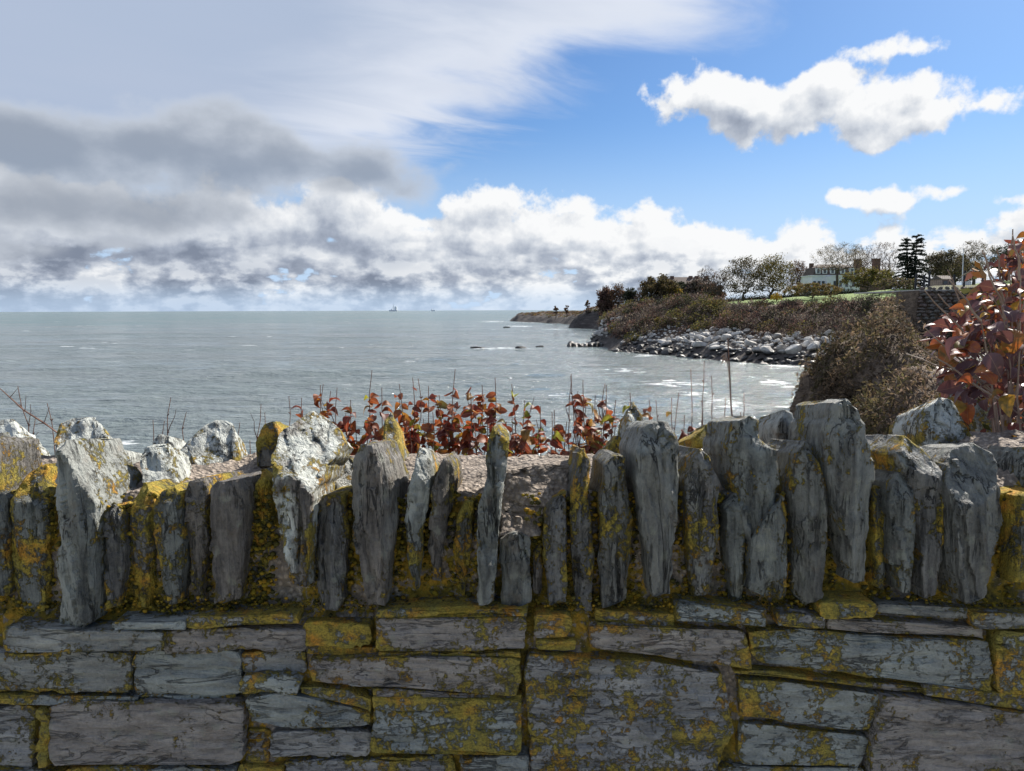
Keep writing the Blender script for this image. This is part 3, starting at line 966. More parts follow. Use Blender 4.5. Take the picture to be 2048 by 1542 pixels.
# upright coping stones: outline in photo pixels, plane distance, lichen, pale crust with painted sunlit tone, facets (px, py, kx, ky)
COPING = [
    ([(-30, 990), (14, 985), (22, 1050), (18, 1190), (-30, 1200)], 1.50, .5, 0, []),
    ([(18, 1000), (60, 945), (100, 925), (106, 1020), (104, 1150), (95, 1222), (48, 1222), (15, 1150), (12, 1050)], 1.50, .85, 0, [(60, 1010, .2, .8)]),
    ([(108, 905), (128, 882), (152, 878), (178, 905), (204, 960), (203, 1030), (190, 1080), (192, 1180), (186, 1245), (160, 1258), (120, 1250), (112, 1150), (116, 1080), (105, 980)], 1.455, .28, .3, [(152, 960, 1.3, .75)]),
    ([(205, 1020), (225, 1008), (248, 1020), (252, 1120), (240, 1212), (212, 1215), (206, 1120)], 1.49, .62, 0, []),
    ([(256, 1010), (285, 965), (312, 990), (314, 1100), (308, 1214), (268, 1216), (256, 1110)], 1.50, .8, 0, [(280, 1020, 0, .8)]),
    ([(305, 1010), (318, 985), (350, 972), (368, 990), (372, 1090), (366, 1205), (335, 1212), (318, 1140), (306, 1090)], 1.475, .42, 0, [(330, 1000, 0, .7)]),
    ([(366, 985), (380, 960), (408, 955), (418, 990), (414, 1090), (410, 1205), (385, 1212), (380, 1120), (364, 1050)], 1.485, .5, 0, []),
    ([(418, 975), (432, 962), (480, 958), (500, 985), (497, 1080), (478, 1206), (425, 1208), (416, 1110)], 1.465, .22, 0, []),
    ([(500, 1000), (520, 940), (540, 960), (545, 1100), (540, 1205), (505, 1205)], 1.53, 1.0, 0, []),
    ([(538, 905), (556, 860), (590, 842), (625, 824), (655, 832), (690, 860), (697, 885), (660, 935), (628, 985), (622, 1080), (612, 1180), (580, 1172), (555, 1080), (538, 1000)], 1.445, .5, .95, [(560, 955, .55, 1.15)]),
    ([(634, 1005), (650, 985), (688, 982), (697, 1010), (694, 1110), (688, 1195), (672, 1222), (640, 1216), (632, 1110)], 1.475, .45, 0, []),
    ([(703, 925), (722, 886), (762, 886), (782, 920), (796, 975), (792, 1060), (778, 1140), (774, 1212), (735, 1216), (722, 1140), (702, 1060)], 1.455, .22, .15, [(762, 940, 1.5, .55)]),
    ([(812, 985), (826, 935), (842, 898), (858, 905), (866, 950), (852, 1030), (842, 1120), (835, 1180), (815, 1130), (808, 1050)], 1.475, .42, .5, [(830, 960, .5, .8)]),
    ([(862, 985), (878, 930), (892, 915), (906, 930), (912, 965), (895, 1060), (880, 1165), (862, 1160), (855, 1080)], 1.485, .48, 0, []),
    ([(908, 1040), (925, 1003), (948, 1000), (950, 1080), (930, 1190), (905, 1180)], 1.50, .75, 0, []),
    ([(975, 880), (986, 855), (1002, 850), (1020, 868), (1020, 900), (1004, 1010), (992, 1110), (988, 1205), (955, 1214), (950, 1120), (955, 1030), (972, 950)], 1.43, .25, .25, [(1000, 890, 1.2, .9)]),
    ([(996, 1075), (1030, 1066), (1062, 1075), (1060, 1150), (1066, 1208), (1040, 1222), (1002, 1216), (1000, 1140)], 1.475, .02, .25, []),
    ([(1064, 1105), (1080, 1090), (1086, 1130), (1078, 1190), (1064, 1185)], 1.50, .3, 0, []),
    ([(1086, 1030), (1108, 1003), (1134, 990), (1137, 1090), (1132, 1205), (1098, 1210), (1085, 1120)], 1.475, .62, 0, []),
    ([(1142, 990), (1154, 905), (1166, 896), (1180, 920), (1178, 1000), (1190, 1110), (1186, 1222), (1150, 1224), (1140, 1110)], 1.465, .5, 0, []),
    ([(1198, 1000), (1208, 930), (1225, 910), (1252, 912), (1256, 960), (1268, 1060), (1258, 1205), (1205, 1214), (1196, 1110)], 1.47, .32, 0, []),
    ([(1265, 905), (1280, 860), (1310, 838), (1340, 842), (1358, 880), (1360, 1000), (1350, 1090), (1346, 1190), (1305, 1195), (1290, 1100), (1274, 1010)], 1.445, .12, .2, [(1290, 915, -.1, .7)]),
    ([(1367, 960), (1385, 925), (1405, 899), (1425, 915), (1440, 970), (1436, 1080), (1418, 1190), (1385, 1196), (1370, 1120)], 1.465, .38, .1, []),
    ([(1450, 1010), (1465, 985), (1486, 980), (1492, 1040), (1484, 1195), (1464, 1208), (1452, 1120)], 1.48, .3, 0, []),
    ([(1449, 890), (1466, 845), (1500, 830), (1518, 838), (1522, 880), (1556, 905), (1562, 960), (1556, 1010), (1520, 1090), (1496, 1080), (1470, 990), (1452, 950)], 1.47, .45, .15, [(1490, 905, .2, .5)]),
    ([(1495, 1090), (1530, 1040), (1572, 992), (1578, 1060), (1574, 1190), (1540, 1196), (1494, 1180)], 1.45, .3, 0, []),
    ([(1580, 960), (1594, 905), (1610, 882), (1640, 930), (1660, 975), (1656, 1090), (1650, 1195), (1610, 1215), (1578, 1190), (1582, 1080)], 1.46, .33, .1, [(1600, 940, .3, .7)]),
    ([(1650, 850), (1664, 805), (1690, 796), (1716, 815), (1732, 860), (1742, 900), (1756, 935), (1740, 1030), (1730, 1160), (1700, 1165), (1690, 1080), (1665, 1000), (1646, 900)], 1.44, .3, .2, [(1700, 880, -.25, .5)]),
    ([(1742, 1010), (1752, 972), (1772, 968), (1776, 1060), (1764, 1175), (1745, 1165)], 1.49, .75, 0, []),
    ([(1772, 985), (1788, 945), (1808, 938), (1828, 985), (1832, 1060), (1822, 1185), (1802, 1180), (1790, 1130), (1772, 1130)], 1.46, .38, 0, [(1790, 990, .3, .6)]),
    ([(1786, 905), (1802, 868), (1822, 885), (1850, 900), (1888, 940), (1896, 1000), (1888, 1090), (1870, 1190), (1844, 1195), (1838, 1080), (1818, 970)], 1.475, .4, .2, [(1830, 945, .2, .8)]),
    ([(1882, 930), (1905, 895), (1945, 885), (1992, 905), (2002, 960), (2012, 1050), (1990, 1130), (1972, 1195), (1925, 1202), (1905, 1130), (1900, 1040)], 1.445, .2, .12, [(1930, 1010, .1, .7)]),
    ([(2006, 1010), (2030, 990), (2075, 985), (2080, 1080), (2060, 1165), (2010, 1160)], 1.47, .85, 0, []),
]
rg = random.Random(4)
x = -45
while x > -1150:                                        # the wall goes on beyond the frame
    w = rg.uniform(50, 95); tp = rg.uniform(870, 990)
    COPING.append(([(x - w, tp + 60), (x - w * .6, tp), (x - w * .2, tp + 15), (x, tp + 70), (x - 6, 1210), (x - w + 8, 1212)], 1.48, rg.uniform(.2, .7), .1, []))
    x -= w + 6
x = 2090
while x < 3150:
    w = rg.uniform(50, 95); tp = rg.uniform(850, 970)
    COPING.append(([(x, tp + 60), (x + w * .4, tp), (x + w * .8, tp + 15), (x + w, tp + 70), (x + w - 6, 1195), (x + 8, 1200)], 1.48, rg.uniform(.2, .7), .1, []))
    x += w + 6
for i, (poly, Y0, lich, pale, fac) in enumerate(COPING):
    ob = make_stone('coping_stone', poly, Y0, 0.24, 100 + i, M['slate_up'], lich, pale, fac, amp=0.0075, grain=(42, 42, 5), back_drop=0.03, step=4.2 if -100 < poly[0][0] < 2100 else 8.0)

# stones standing along the far side of the wall top
REAR = [
    ([(-40, 870), (0, 842), (30, 836), (58, 880), (62, 945), (-40, 960)], 1.95, .35, .95, [(0, 960, .3, .8)]),
    ([(-40, 930), (0, 905), (30, 920), (40, 1000), (-40, 1010)], 1.66, .4, .95, [(0, 1000, .3, .9)]),
    ([(106, 880), (118, 848), (150, 838), (186, 831), (208, 850), (226, 892), (220, 945), (110, 945)], 1.93, .38, .9, [(150, 960, .35, .8)]),
    ([(180, 905), (200, 892), (226, 897), (230, 930), (215, 962), (186, 950)], 1.78, .2, .7, []),
    ([(282, 925), (290, 895), (345, 888), (362, 930), (352, 985), (300, 1010), (284, 985)], 1.62, .35, .8, [(296, 1000, .5, .6)]),
    ([(300, 885), (322, 866), (345, 870), (352, 920), (302, 925)], 1.98, .2, .8, [(310, 930, .3, .8)]),
    ([(350, 905), (375, 880), (410, 850), (438, 838), (470, 848), (486, 890), (486, 950), (440, 965), (380, 955), (356, 940)], 1.85, .42, .9, [(400, 970, .4, .75)]),
    ([(508, 885), (525, 852), (548, 843), (565, 870), (570, 930), (512, 935)], 1.86, .8, .2, []),
    ([(762, 905), (768, 840), (782, 822), (796, 850), (806, 910), (806, 952), (765, 945)], 1.82, .85, .6, [(770, 950, .6, .6)]),
    ([(655, 945), (690, 905), (706, 915), (708, 975), (668, 985)], 1.62, .55, .5, [(660, 980, .3, .9)]),
    ([(1249, 880), (1258, 820), (1270, 803), (1286, 830), (1292, 900), (1252, 905)], 1.88, .42, .9, [(1255, 900, .6, .5)]),
    ([(1216, 890), (1235, 872), (1262, 880), (1266, 912), (1220, 915)], 1.90, .6, 0, []),
    ([(1384, 872), (1410, 850), (1445, 852), (1452, 885), (1390, 900)], 1.86, .85, .4, [(1390, 890, 0, .9)]),
    ([(1556, 850), (1568, 818), (1584, 822), (1592, 860), (1590, 885), (1556, 885)], 1.95, .2, .5, []),
    ([(1834, 870), (1850, 812), (1880, 794), (1908, 800), (1926, 838), (1950, 872), (1940, 900), (1840, 900)], 1.88, .45, .8, [(1860, 890, -.1, .6)]),
    ([(1640, 880), (1655, 858), (1672, 870), (1676, 905), (1642, 910)], 1.8, .3, .3, []),
]
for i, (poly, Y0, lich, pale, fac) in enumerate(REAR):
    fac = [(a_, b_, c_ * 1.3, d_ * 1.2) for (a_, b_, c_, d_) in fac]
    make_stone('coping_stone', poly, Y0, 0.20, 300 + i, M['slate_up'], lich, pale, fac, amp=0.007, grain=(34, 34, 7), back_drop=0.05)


def quad(x0, y0, x1, y1, sl=0.0, r=6):
    return [(x0 + r, y0), ((x0 + x1) / 2, y0 + sl * .5 + 1), (x1 - r, y0 + sl), (x1, y0 + sl + r), (x1 - 1, (y0 + y1) / 2 + sl), (x1 - 1, y1 + sl - r), (x1 - r, y1 + sl), ((x0 + x1) / 2, y1 + sl * .5 - 1), (x0 + r, y1), (x0, y1 - r), (x0 + 1, (y0 + y1) / 2), (x0, y0 + r)]


# laid stones of the face: polygons in photo pixels with lichen amount
LAID = [(quad(8, 1259, 326, 1299, 2), .35), (quad(226, 1244, 372, 1260, -2, 3), .2), (quad(374, 1231, 596, 1257, -3, 4), .85), (quad(330, 1259, 612, 1303, 0), .22),
        (quad(604, 1246, 745, 1288, 0), .85), (quad(612, 1291, 756, 1312, 2, 4), .8), (quad(752, 1238, 1052, 1305, -3), .52), (quad(750, 1217, 1056, 1236, -2, 3), .7),
        (quad(757, 1306, 1042, 1317, 0, 2), .7), (quad(-60, 1306, 260, 1386, 0), .5), (quad(268, 1303, 484, 1390, 0, 9), .2), (quad(484, 1306, 612, 1350, 0), .6),
        (quad(480, 1354, 598, 1388, 0), .55), ([(620, 1314), (820, 1312), (1040, 1318), (1042, 1360), (1034, 1392), (950, 1390), (800, 1376), (700, 1374), (624, 1368), (617, 1340)], .5),
        (quad(-60, 1390, 276, 1408, 2, 4), .6), (quad(278, 1392, 470, 1405, 0, 3), .4), (quad(-60, 1414, 70, 1540, 0, 8), .35), (quad(72, 1420, 96, 1540, 0, 4), .95),
        (quad(98, 1408, 487, 1530, -6, 10), .25), ([(494, 1392), (560, 1386), (640, 1400), (738, 1428), (738, 1450), (690, 1456), (560, 1456), (505, 1440), (492, 1412)], .3),
        ([(600, 1372), (700, 1378), (742, 1392), (740, 1424), (660, 1402), (604, 1388)], .9),
        (quad(540, 1459, 740, 1514, 0, 8), .2), (quad(492, 1462, 538, 1528, 0, 6), .8), (quad(742, 1396, 1042, 1508, 2, 8), .72),
        ([(745, 1378), (850, 1382), (940, 1394), (1042, 1394), (1040, 1402), (800, 1394), (746, 1392)], .7),
        (quad(130, 1536, 470, 1600, 0), .5), (quad(476, 1532, 566, 1600, 0), .6), (quad(570, 1520, 912, 1600, 0), .6), (quad(745, 1512, 905, 1519, 0, 2), .7), (quad(918, 1514, 1058, 1600, 0), .3), (quad(-60, 1544, 126, 1600, 0), .5),
        (quad(1067, 1230, 1142, 1274, 2, 8), .8), (quad(1072, 1279, 1154, 1306, 0, 6), .85), (quad(1190, 1221, 1352, 1248, 4, 4), .8), (quad(1354, 1213, 1532, 1246, 4, 5), .75),
        (quad(1553, 1226, 1650, 1252, 4, 5), .45), ([(1182, 1252), (1330, 1253), (1488, 1264), (1500, 1300), (1504, 1336), (1430, 1330), (1300, 1312), (1184, 1300), (1178, 1275)], .62),
        ([(1497, 1262), (1640, 1262), (1800, 1276), (1980, 1284), (1986, 1340), (1984, 1384), (1850, 1366), (1700, 1348), (1520, 1330), (1504, 1300)], .55),
        (quad(1657, 1238, 1966, 1262, 12, 4), .4), (quad(1757, 1212, 1940, 1234, 2, 5), .3), (quad(1640, 1206, 1756, 1238, 0, 8), 1.0), (quad(1944, 1226, 2110, 1256, 2, 5), .6),
        ([(1060, 1310), (1250, 1318), (1446, 1346), (1456, 1400), (1470, 1460), (1452, 1500), (1430, 1545), (1250, 1548), (1064, 1545), (1056, 1430), (1050, 1340)], .64),
        ([(1468, 1340), (1600, 1350), (1760, 1368), (1980, 1392), (1978, 1400), (1760, 1380), (1600, 1362), (1470, 1350)], .9),
        ([(1474, 1354), (1600, 1366), (1754, 1386), (1752, 1430), (1740, 1462), (1640, 1454), (1480, 1434)], .5),
        ([(1484, 1442), (1600, 1458), (1736, 1470), (1730, 1505), (1714, 1532), (1600, 1532), (1478, 1526), (1476, 1480)], .42),
        ([(1764, 1392), (1900, 1408), (2110, 1432), (2110, 1550), (1900, 1550), (1738, 1545), (1748, 1490), (1758, 1440)], .3),
        ([(1848, 1370), (1960, 1384), (2110, 1398), (2110, 1424), (1960, 1412), (1850, 1392)], .85), (quad(1990, 1264, 2110, 1390, 2, 10), .85),
        (quad(1440, 1536, 1730, 1600, 4), .5), (quad(1066, 1552, 1430, 1600, 0), .5), (quad(1740, 1552, 2110, 1620, 0), .5)]
r2 = random.Random(11)
for side in (-1, 1):
    for row in range(5):
        yy = 1215 + row * 78
        xx = (-66 if side < 0 else 2116)
        for k in range(7):
            w = r2.uniform(110, 210)
            if side < 0:
                LAID.append((quad(xx - w, yy, xx, yy + 70), r2.uniform(.2, .8))); xx -= w + 8
            else:
                LAID.append((quad(xx, yy, xx + w, yy + 70), r2.uniform(.2, .8))); xx += w + 8
for row in range(4):
    yy = 1608 + row * 100
    xx = -1150 - row * 40
    while xx < 3150:
        w = r2.uniform(150, 380)
        LAID.append((quad(xx, yy, xx + w, yy + 90), r2.uniform(.3, .7))); xx += w + 9
for i, (poly, lich) in enumerate(LAID):
    off = (i * 37 % 17) / 17 * 0.03
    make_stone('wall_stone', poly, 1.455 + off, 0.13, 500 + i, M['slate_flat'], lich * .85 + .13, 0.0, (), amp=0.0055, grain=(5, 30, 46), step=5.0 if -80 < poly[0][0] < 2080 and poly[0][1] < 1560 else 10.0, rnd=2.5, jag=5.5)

# mortar body of the wall
xs = np.concatenate([np.arange(-3.2, -1.5, 0.03), np.arange(-1.5, 1.5, 0.011), np.arange(1.5, 3.2, 0.03)])
prof = [(1.50, z) for z in np.arange(10.41, 11.33, 0.02)] + [(1.528, z) for z in np.arange(11.345, 11.50, 0.012)] + [(1.535, 11.51), (1.545, 11.53), (1.56, 11.55), (1.58, 11.563)] + \
       [(y, 11.572 + 0.012 * math.sin((y - 1.55) * 5.2)) for y in np.arange(1.59, 2.06, 0.011)] + [(2.08, 11.572), (2.10, 11.555), (2.12, 11.53), (2.13, 11.48), (2.14, 11.3), (2.15, 11.0), (2.15, 10.41)]
prof = np.array(prof)
np_ = len(prof)
V = np.zeros((len(xs), np_, 3))
V[..., 0] = xs[:, None]; V[..., 1] = prof[None, :, 0]; V[..., 2] = prof[None, :, 1]
rise = np.interp(xs, [-2.6, -0.5, 0.25, 0.6, 1.3, 2.7], [-0.01, -0.005, 0.0, 0.015, 0.055, 0.075])
V[..., 2] += rise[:, None] * np.clip((prof[None, :, 1] - 11.1) / 0.4, 0, 1)
fl = V.reshape(-1, 3)
topw = np.clip((fl[:, 2] - 11.15) / 0.3, 0, 1)
l1 = fbm(fl * 7, 3, 41); l2 = fbm(fl * 26, 3, 43); l3 = fbm(fl * 85, 2, 47)
cell = 1 - np.abs(fbm(fl * 60, 1, 52)) * 1.6
isup = np.clip((fl[:, 1] - 1.55) / 0.05, 0, 1)
dz = (l1 * 0.035 + l2 * 0.013 + l3 * 0.006 + cell * 0.004) * topw
fl = fl + np.stack([l2 * 0.004, (l2 * 0.012 + l3 * 0.006 + l1 * 0.012) * (1 - isup), dz * (0.25 + 0.75 * isup)], -1)
mb = MB()
ii = np.arange(len(xs) * np_).reshape(len(xs), np_)
q = np.stack([ii[:-1, :-1], ii[1:, :-1], ii[1:, 1:], ii[:-1, 1:]], -1).reshape(-1, 4)
mb.v = [fl]; mb.f = q.tolist(); mb.n = len(fl)
ob = mb.build('mortar_core', M['mortar'], wall, smooth=True)
at = ob.data.attributes.new('edge', 'FLOAT', 'POINT')
at.data.foreach_set('value', np.clip(1 - isup * 1.0, -0.35, 1) - 0.35 * isup)

mp = make_stone('mortar_patch', [(1004, 950), (1060, 925), (1142, 930), (1142, 1010), (1090, 1010), (1082, 1075), (1000, 1080), (998, 1000)], 1.50, 0.2, 977, M['mortar'], facets=[(1060, 1075, 0, .95)], amp=.008, grain=(40, 40, 40), rnd=6)
mp.data.attributes['edge'].data.foreach_set('value', [-.5] * len(mp.data.vertices))

# lumps of moss and lichen crust sitting in the gaps between the copings
rng = np.random.default_rng(8)
mb = MB()


def crumb(mb, c, r, rng, col):
    t = (1 + 5 ** .5) / 2
    v = np.array([(-1, t, 0), (1, t, 0), (-1, -t, 0), (1, -t, 0), (0, -1, t), (0, 1, t), (0, -1, -t), (0, 1, -t), (t, 0, -1), (t, 0, 1), (-t, 0, -1), (-t, 0, 1)]) / 1.9
    f = [(0, 11, 5), (0, 5, 1), (0, 1, 7), (0, 7, 10), (0, 10, 11), (1, 5, 9), (5, 11, 4), (11, 10, 2), (10, 7, 6), (7, 1, 8), (3, 9, 4), (3, 4, 2), (3, 2, 6), (3, 6, 8), (3, 8, 9), (4, 9, 5), (2, 4, 11), (6, 2, 10), (8, 6, 7), (9, 8, 1)]
    v = v * (0.7 + 0.6 * rng.random((12, 1))) * r * np.array([1, 0.7, 0.8])
    mb.add(v + c, f, col)


gaps = [100, 203, 254, 310, 366, 416, 500, 520, 540, 628, 700, 800, 862, 905, 948, 1068, 1138, 1192, 1264, 1362, 1444, 1490, 1577, 1662, 1736, 1770, 1834, 1898, 2010]
pal = np.array([(0.17, 0.125, 0.016), (0.24, 0.17, 0.018), (0.32, 0.19, 0.02), (0.10, 0.085, 0.02), (0.06, 0.055, 0.02)])
for gx in gaps:
    for k in range(110):
        px = gx + rng.normal() * 9; py = rng.uniform(985, 1215)
        p = unp(px, py, 1.515 + rng.random() * 0.02)
        crumb(mb, p, rng.uniform(0.002, 0.0075), rng, pal[rng.integers(len(pal))] * rng.uniform(.7, 1.2))
for k in range(1500):
    px = rng.uniform(-20, 2070); py = 1212 + rng.normal() * 9
    p = unp(px, py, 1.49 + rng.random() * 0.03)
    crumb(mb, p, rng.uniform(0.0015, 0.0055), rng, pal[rng.integers(len(pal))] * rng.uniform(.7, 1.2))
tag(mb.build('moss', vcol_mat('moss_crust', 0.95, 0.05, 0.4, 60), wall, smooth=True), None, kind='stuff')


# ------------------------------------------------------------------ leafy plants behind the wall
def pal_cols(rng, n, base, var=.25):
    base = np.asarray(base)
    c = base[rng.integers(len(base), size=n)] if base.ndim == 2 else np.repeat(base[None], n, 0)
    return np.clip(c * (1 + rng.normal(size=(n, 1)) * var) * (1 + rng.normal(size=(n, 3)) * .06), 0.004, 1)


def leaf_mesh(name, L, W, curl, fold, mat, seed):
    r = random.Random(seed)
    n = 7
    v = []; f = []
    for i in range(n + 1):
        t = i / n
        w = W * (math.sin(math.pi * min(1, t * 0.93 + 0.05)) ** 0.75) * (1.12 - 0.35 * t)
        if i == n: w = 0.0006
        z = curl * (t - 0.35) ** 2 * L
        for s in (-1, -0.5, 0, 0.5, 1):
            v.append((s * w, t * L, z * -1 + abs(s) * w * fold + r.uniform(-1, 1) * 0.03 * W))
    for i in range(n):
        for j in range(4):
            a = i * 5 + j
            f.append((a, a + 1, a + 6, a + 5))
    me = bpy.data.meshes.new(name)
    me.from_pydata(v, [], f)
    me.polygons.foreach_set('use_smooth', [True] * len(f))
    me.materials.append(mat)
    return me


LR = [leaf_mesh('leaf', .046, .0165, c, fo, M['leaf_red'], i) for i, (c, fo) in enumerate([(.5, .35), (1.0, .5), (-.5, .25), (.9, .9), (1.6, .3)])]
LW = [leaf_mesh('leaf', .092, .034, c, fo, M['leaf_wine'], i) for i, (c, fo) in enumerate([(.5, .25), (.9, .35), (-.3, .2), (.8, .6), (1.3, .25)])]


def put_leaf(meshes, root, pos, direction, roll, scale, r):
    me = r.choice(meshes)
    o = bpy.data.objects.new('leaf', me)
    COL.objects.link(o)
    o.parent = root
    q = Vector(direction).to_track_quat('Y', 'Z').to_matrix().to_4x4()
    Mx = Matrix.Translation(Vector(pos) - Vector(root.location)) @ q @ Matrix.Rotation(roll, 4, 'Y') @ Matrix.Scale(scale, 4)
    o.matrix_basis = Mx
    return o


def stem_path(p0, p1, r, n=7, wob=0.012):
    p0 = np.asarray(p0); p1 = np.asarray(p1)
    out = []
    ph = r.uniform(0, 6)
    for i in range(n + 1):
        t = i / n
        p = p0 + (p1 - p0) * t
        a = wob * math.sin(math.pi * t)
        p = p + np.array([a * math.sin(ph + t * 7) + r.uniform(-1, 1) * wob * .25, a * math.cos(ph + t * 5), 0])
        out.append(p)
    return np.array(out)


r = random.Random(21)
# (tip px, tip py, leaves, distance)
LEAFY = [(605, 795, 7, 2.45), (640, 770, 14, 2.4), (662, 782, 14, 2.5), (700, 800, 16, 2.35), (743, 740, 18, 2.45), (765, 775, 18, 2.3), (800, 768, 16, 2.5), (826, 755, 18, 2.4), (858, 772, 20, 2.3),
         (880, 790, 20, 2.5), (912, 738, 22, 2.4), (940, 785, 22, 2.3), (965, 770, 20, 2.5), (990, 755, 22, 2.4), (1022, 768, 20, 2.3), (1050, 800, 20, 2.5), (1080, 812, 16, 2.35),
         (1110, 820, 14, 2.45), (1142, 752, 12, 2.4), (1165, 760, 16, 2.3), (1190, 790, 14, 2.5), (1212, 770, 14, 2.4), (1232, 800, 10, 2.35)]
LEAFY += [(630 + 26 * k + (k * 37 % 11), 822 + (k * 53 % 34), 10, 2.28 + (k * 29 % 20) / 80) for k in range(26)]
LEAFY += [(1262, 790, 7, 2.45), (1300, 800, 5, 2.4), (1345, 795, 5, 2.45), (1368, 830, 6, 2.4), (1405, 815, 5, 2.45), (1430, 835, 5, 2.4), (500, 880, 3, 2.3)]
for i, (tx, ty, nl, Y) in enumerate(LEAFY):
    tip = unp(tx, ty, Y)
    base = np.array([tip[0] + r.uniform(-.05, .05), Y + r.uniform(-.05, .05), 11.17])
    lab = ('tall thin-stemmed shrub with red-brown oval leaves standing behind the wall' if i < 23 else 'low red-brown leafy shrub sprouting close behind the wall top' if nl > 8 else
           'nearly bare shrub with only a few red leaves behind the wall')
    root = thing('leafy_shrub', lab, 'shrub', tuple(base), ('tall autumn shrubs behind the wall' if i < 23 else 'low autumn shrubs behind the wall' if nl > 8 else 'nearly bare shrubs behind the wall'))
    path = stem_path(base, tip, r)
    mb = MB()
    mb.tube(path, np.linspace(.0035, .0012, len(path)), 5)
    mb.build('stem', M['twig'], root)
    nbr = 2 if nl > 12 else 1
    branches = [path]
    for k in range(nbr):
        j = r.randint(2, 4)
        b0 = path[j]
        b1 = b0 + np.array([r.uniform(-.09, .09), r.uniform(-.05, .05), r.uniform(.10, .22)])
        bp = stem_path(b0, b1, r, 4, .006)
        bm = MB(); bm.tube(bp, np.linspace(.0022, .0009, len(bp)), 4)
        bm.build('stem', M['twig'], root)
        branches.append(bp)
    for k in range(int(nl * 3.0)):
        br = branches[0] if r.random() < .5 else r.choice(branches)
        t = (0.34 + 0.6 * r.random() ** 1.6) if br is path else r.uniform(.3, 1)
        fidx = t * (len(br) - 1)
        j = min(int(fidx), len(br) - 2)
        p = br[j] + (br[j + 1] - br[j]) * (fidx - j)
        zmax = unp(tx, 772 + r.random() * 22, Y)[2]
        if p[2] > zmax and r.random() < .8:
            p = br[0] + (br[-1] - br[0]) * min(1, (r.uniform(11.35, zmax) - br[0][2]) / max(.05, br[-1][2] - br[0][2]))
        a = r.uniform(0, 2 * math.pi)
        put_leaf(LR, root, p, (math.cos(a), math.sin(a), r.uniform(-.9, .5)), r.uniform(-1.2, 1.2), r.uniform(.55, 1.1), r)

# bare twigs standing up behind the wall: (base px, base py, tip px, tip py, distance, side twigs)
BARE = [(44, 900, 38, 772, 2.3, 1), (90, 900, 96, 806, 2.35, 1), (62, 900, 70, 835, 2.3, 0), (305, 900, 304, 840, 2.4, 0), (338, 900, 341, 795, 2.4, 1), (352, 900, 372, 824, 2.35, 0), (330, 900, 330, 842, 2.4, 0),
        (522, 900, 522, 808, 2.4, 1), (527, 900, 528, 825, 2.4, 0), (478, 900, 480, 845, 2.4, 0), (592, 900, 578, 792, 2.4, 0), (625, 900, 645, 768, 2.45, 1), (672, 880, 676, 775, 2.4, 1),
        (820, 880, 838, 757, 2.4, 0), (1115, 880, 1142, 765, 2.4, 1), (1150, 880, 1142, 748, 2.45, 1), (1180, 880, 1208, 768, 2.4, 1), (1280, 900, 1262, 785, 2.4, 0), (1320, 900, 1312, 800, 2.4, 0),
        (1346, 900, 1356, 786, 2.4, 1), (1384, 900, 1383, 738, 2.5, 0), (1410, 900, 1408, 722, 2.5, 1), (1420, 900, 1424, 752, 2.5, 0), (1432, 900, 1452, 795, 2.5, 0), (1470, 880, 1490, 785, 2.4, 1)]
for (bx, by, tx, ty, Y, sd) in BARE:
    tip = unp(tx, ty, Y); b0 = unp(bx, by, Y); b0[2] = 11.16
    kd = 2 if 1300 < tx < 1460 else sd
    root = thing('bare_twig', ('single straight leafless brown twig standing behind the wall', 'leafless brown twig with short side twigs standing behind the wall', 'tall brown twig with a few shrivelled red leaves low down')[kd], 'twig', tuple(b0),
                 ('straight bare twigs', 'branched bare twigs', 'twigs with shrivelled leaves')[kd])
    path = stem_path(b0, tip, r, 9, .018)
    mb = MB(); mb.tube(path, np.linspace(.0032, .0011, 10), 5)
    for k in range(4):
        j = r.randint(4, 8); p = path[j]; s_ = r.choice((-1, 1))
        mb.tube([p, p + np.array([s_ * .006, 0, .006])], [.0022, .0012], 4)
    mb.build('stem', M['twig'], root)
    for k in range(sd * 2):
        j = r.randint(4, 7)
        p = path[j]
        e = p + np.array([r.uniform(-.05, .05), r.uniform(-.02, .02), r.uniform(.04, .09)])
        m2 = MB(); m2.tube(stem_path(p, e, r, 3, .004), np.linspace(.002, .0008, 4), 4)
        m2.build('side_twig', M['twig'], root)
    if 1300 < tx < 1460:
        for k in range(4):
            j = r.randint(3, 6)
            a = r.uniform(0, 6.28)
            put_leaf(LR, root, path[j], (math.cos(a), math.sin(a), -.3), r.uniform(-1, 1), r.uniform(.5, .8), r)
# long dry stalk with a withered flower head
b0 = unp(1492, 880, 2.35); b0[2] = 11.16
root = thing('dry_stalk', 'tall dark dry stalk with a withered pale flower head leaning left', 'stalk', tuple(b0))
tip = unp(1456, 676, 2.35)
path = stem_path(b0, tip, r, 10, .006)
mb = MB(); mb.tube(path, np.linspace(.004, .0018, 11), 6); mb.build('stem', M['twig'], root)
hp = unp(1450, 712, 2.35)
mb = MB()
for k in range(9):
    e = hp + np.array([r.uniform(-.016, .010), r.uniform(-.01, .01), r.uniform(-.03, .004)])
    mb.tube([hp + np.array([.004, 0, .012]), (hp + e) / 2 + np.array([0, 0, .004]), e], [.0012, .003, .0006], 4)
mb.tube([path[8], hp + np.array([.004, 0, .012])], [.0012, .0012], 4)
mb.build('flower_head', M['cane'], root)
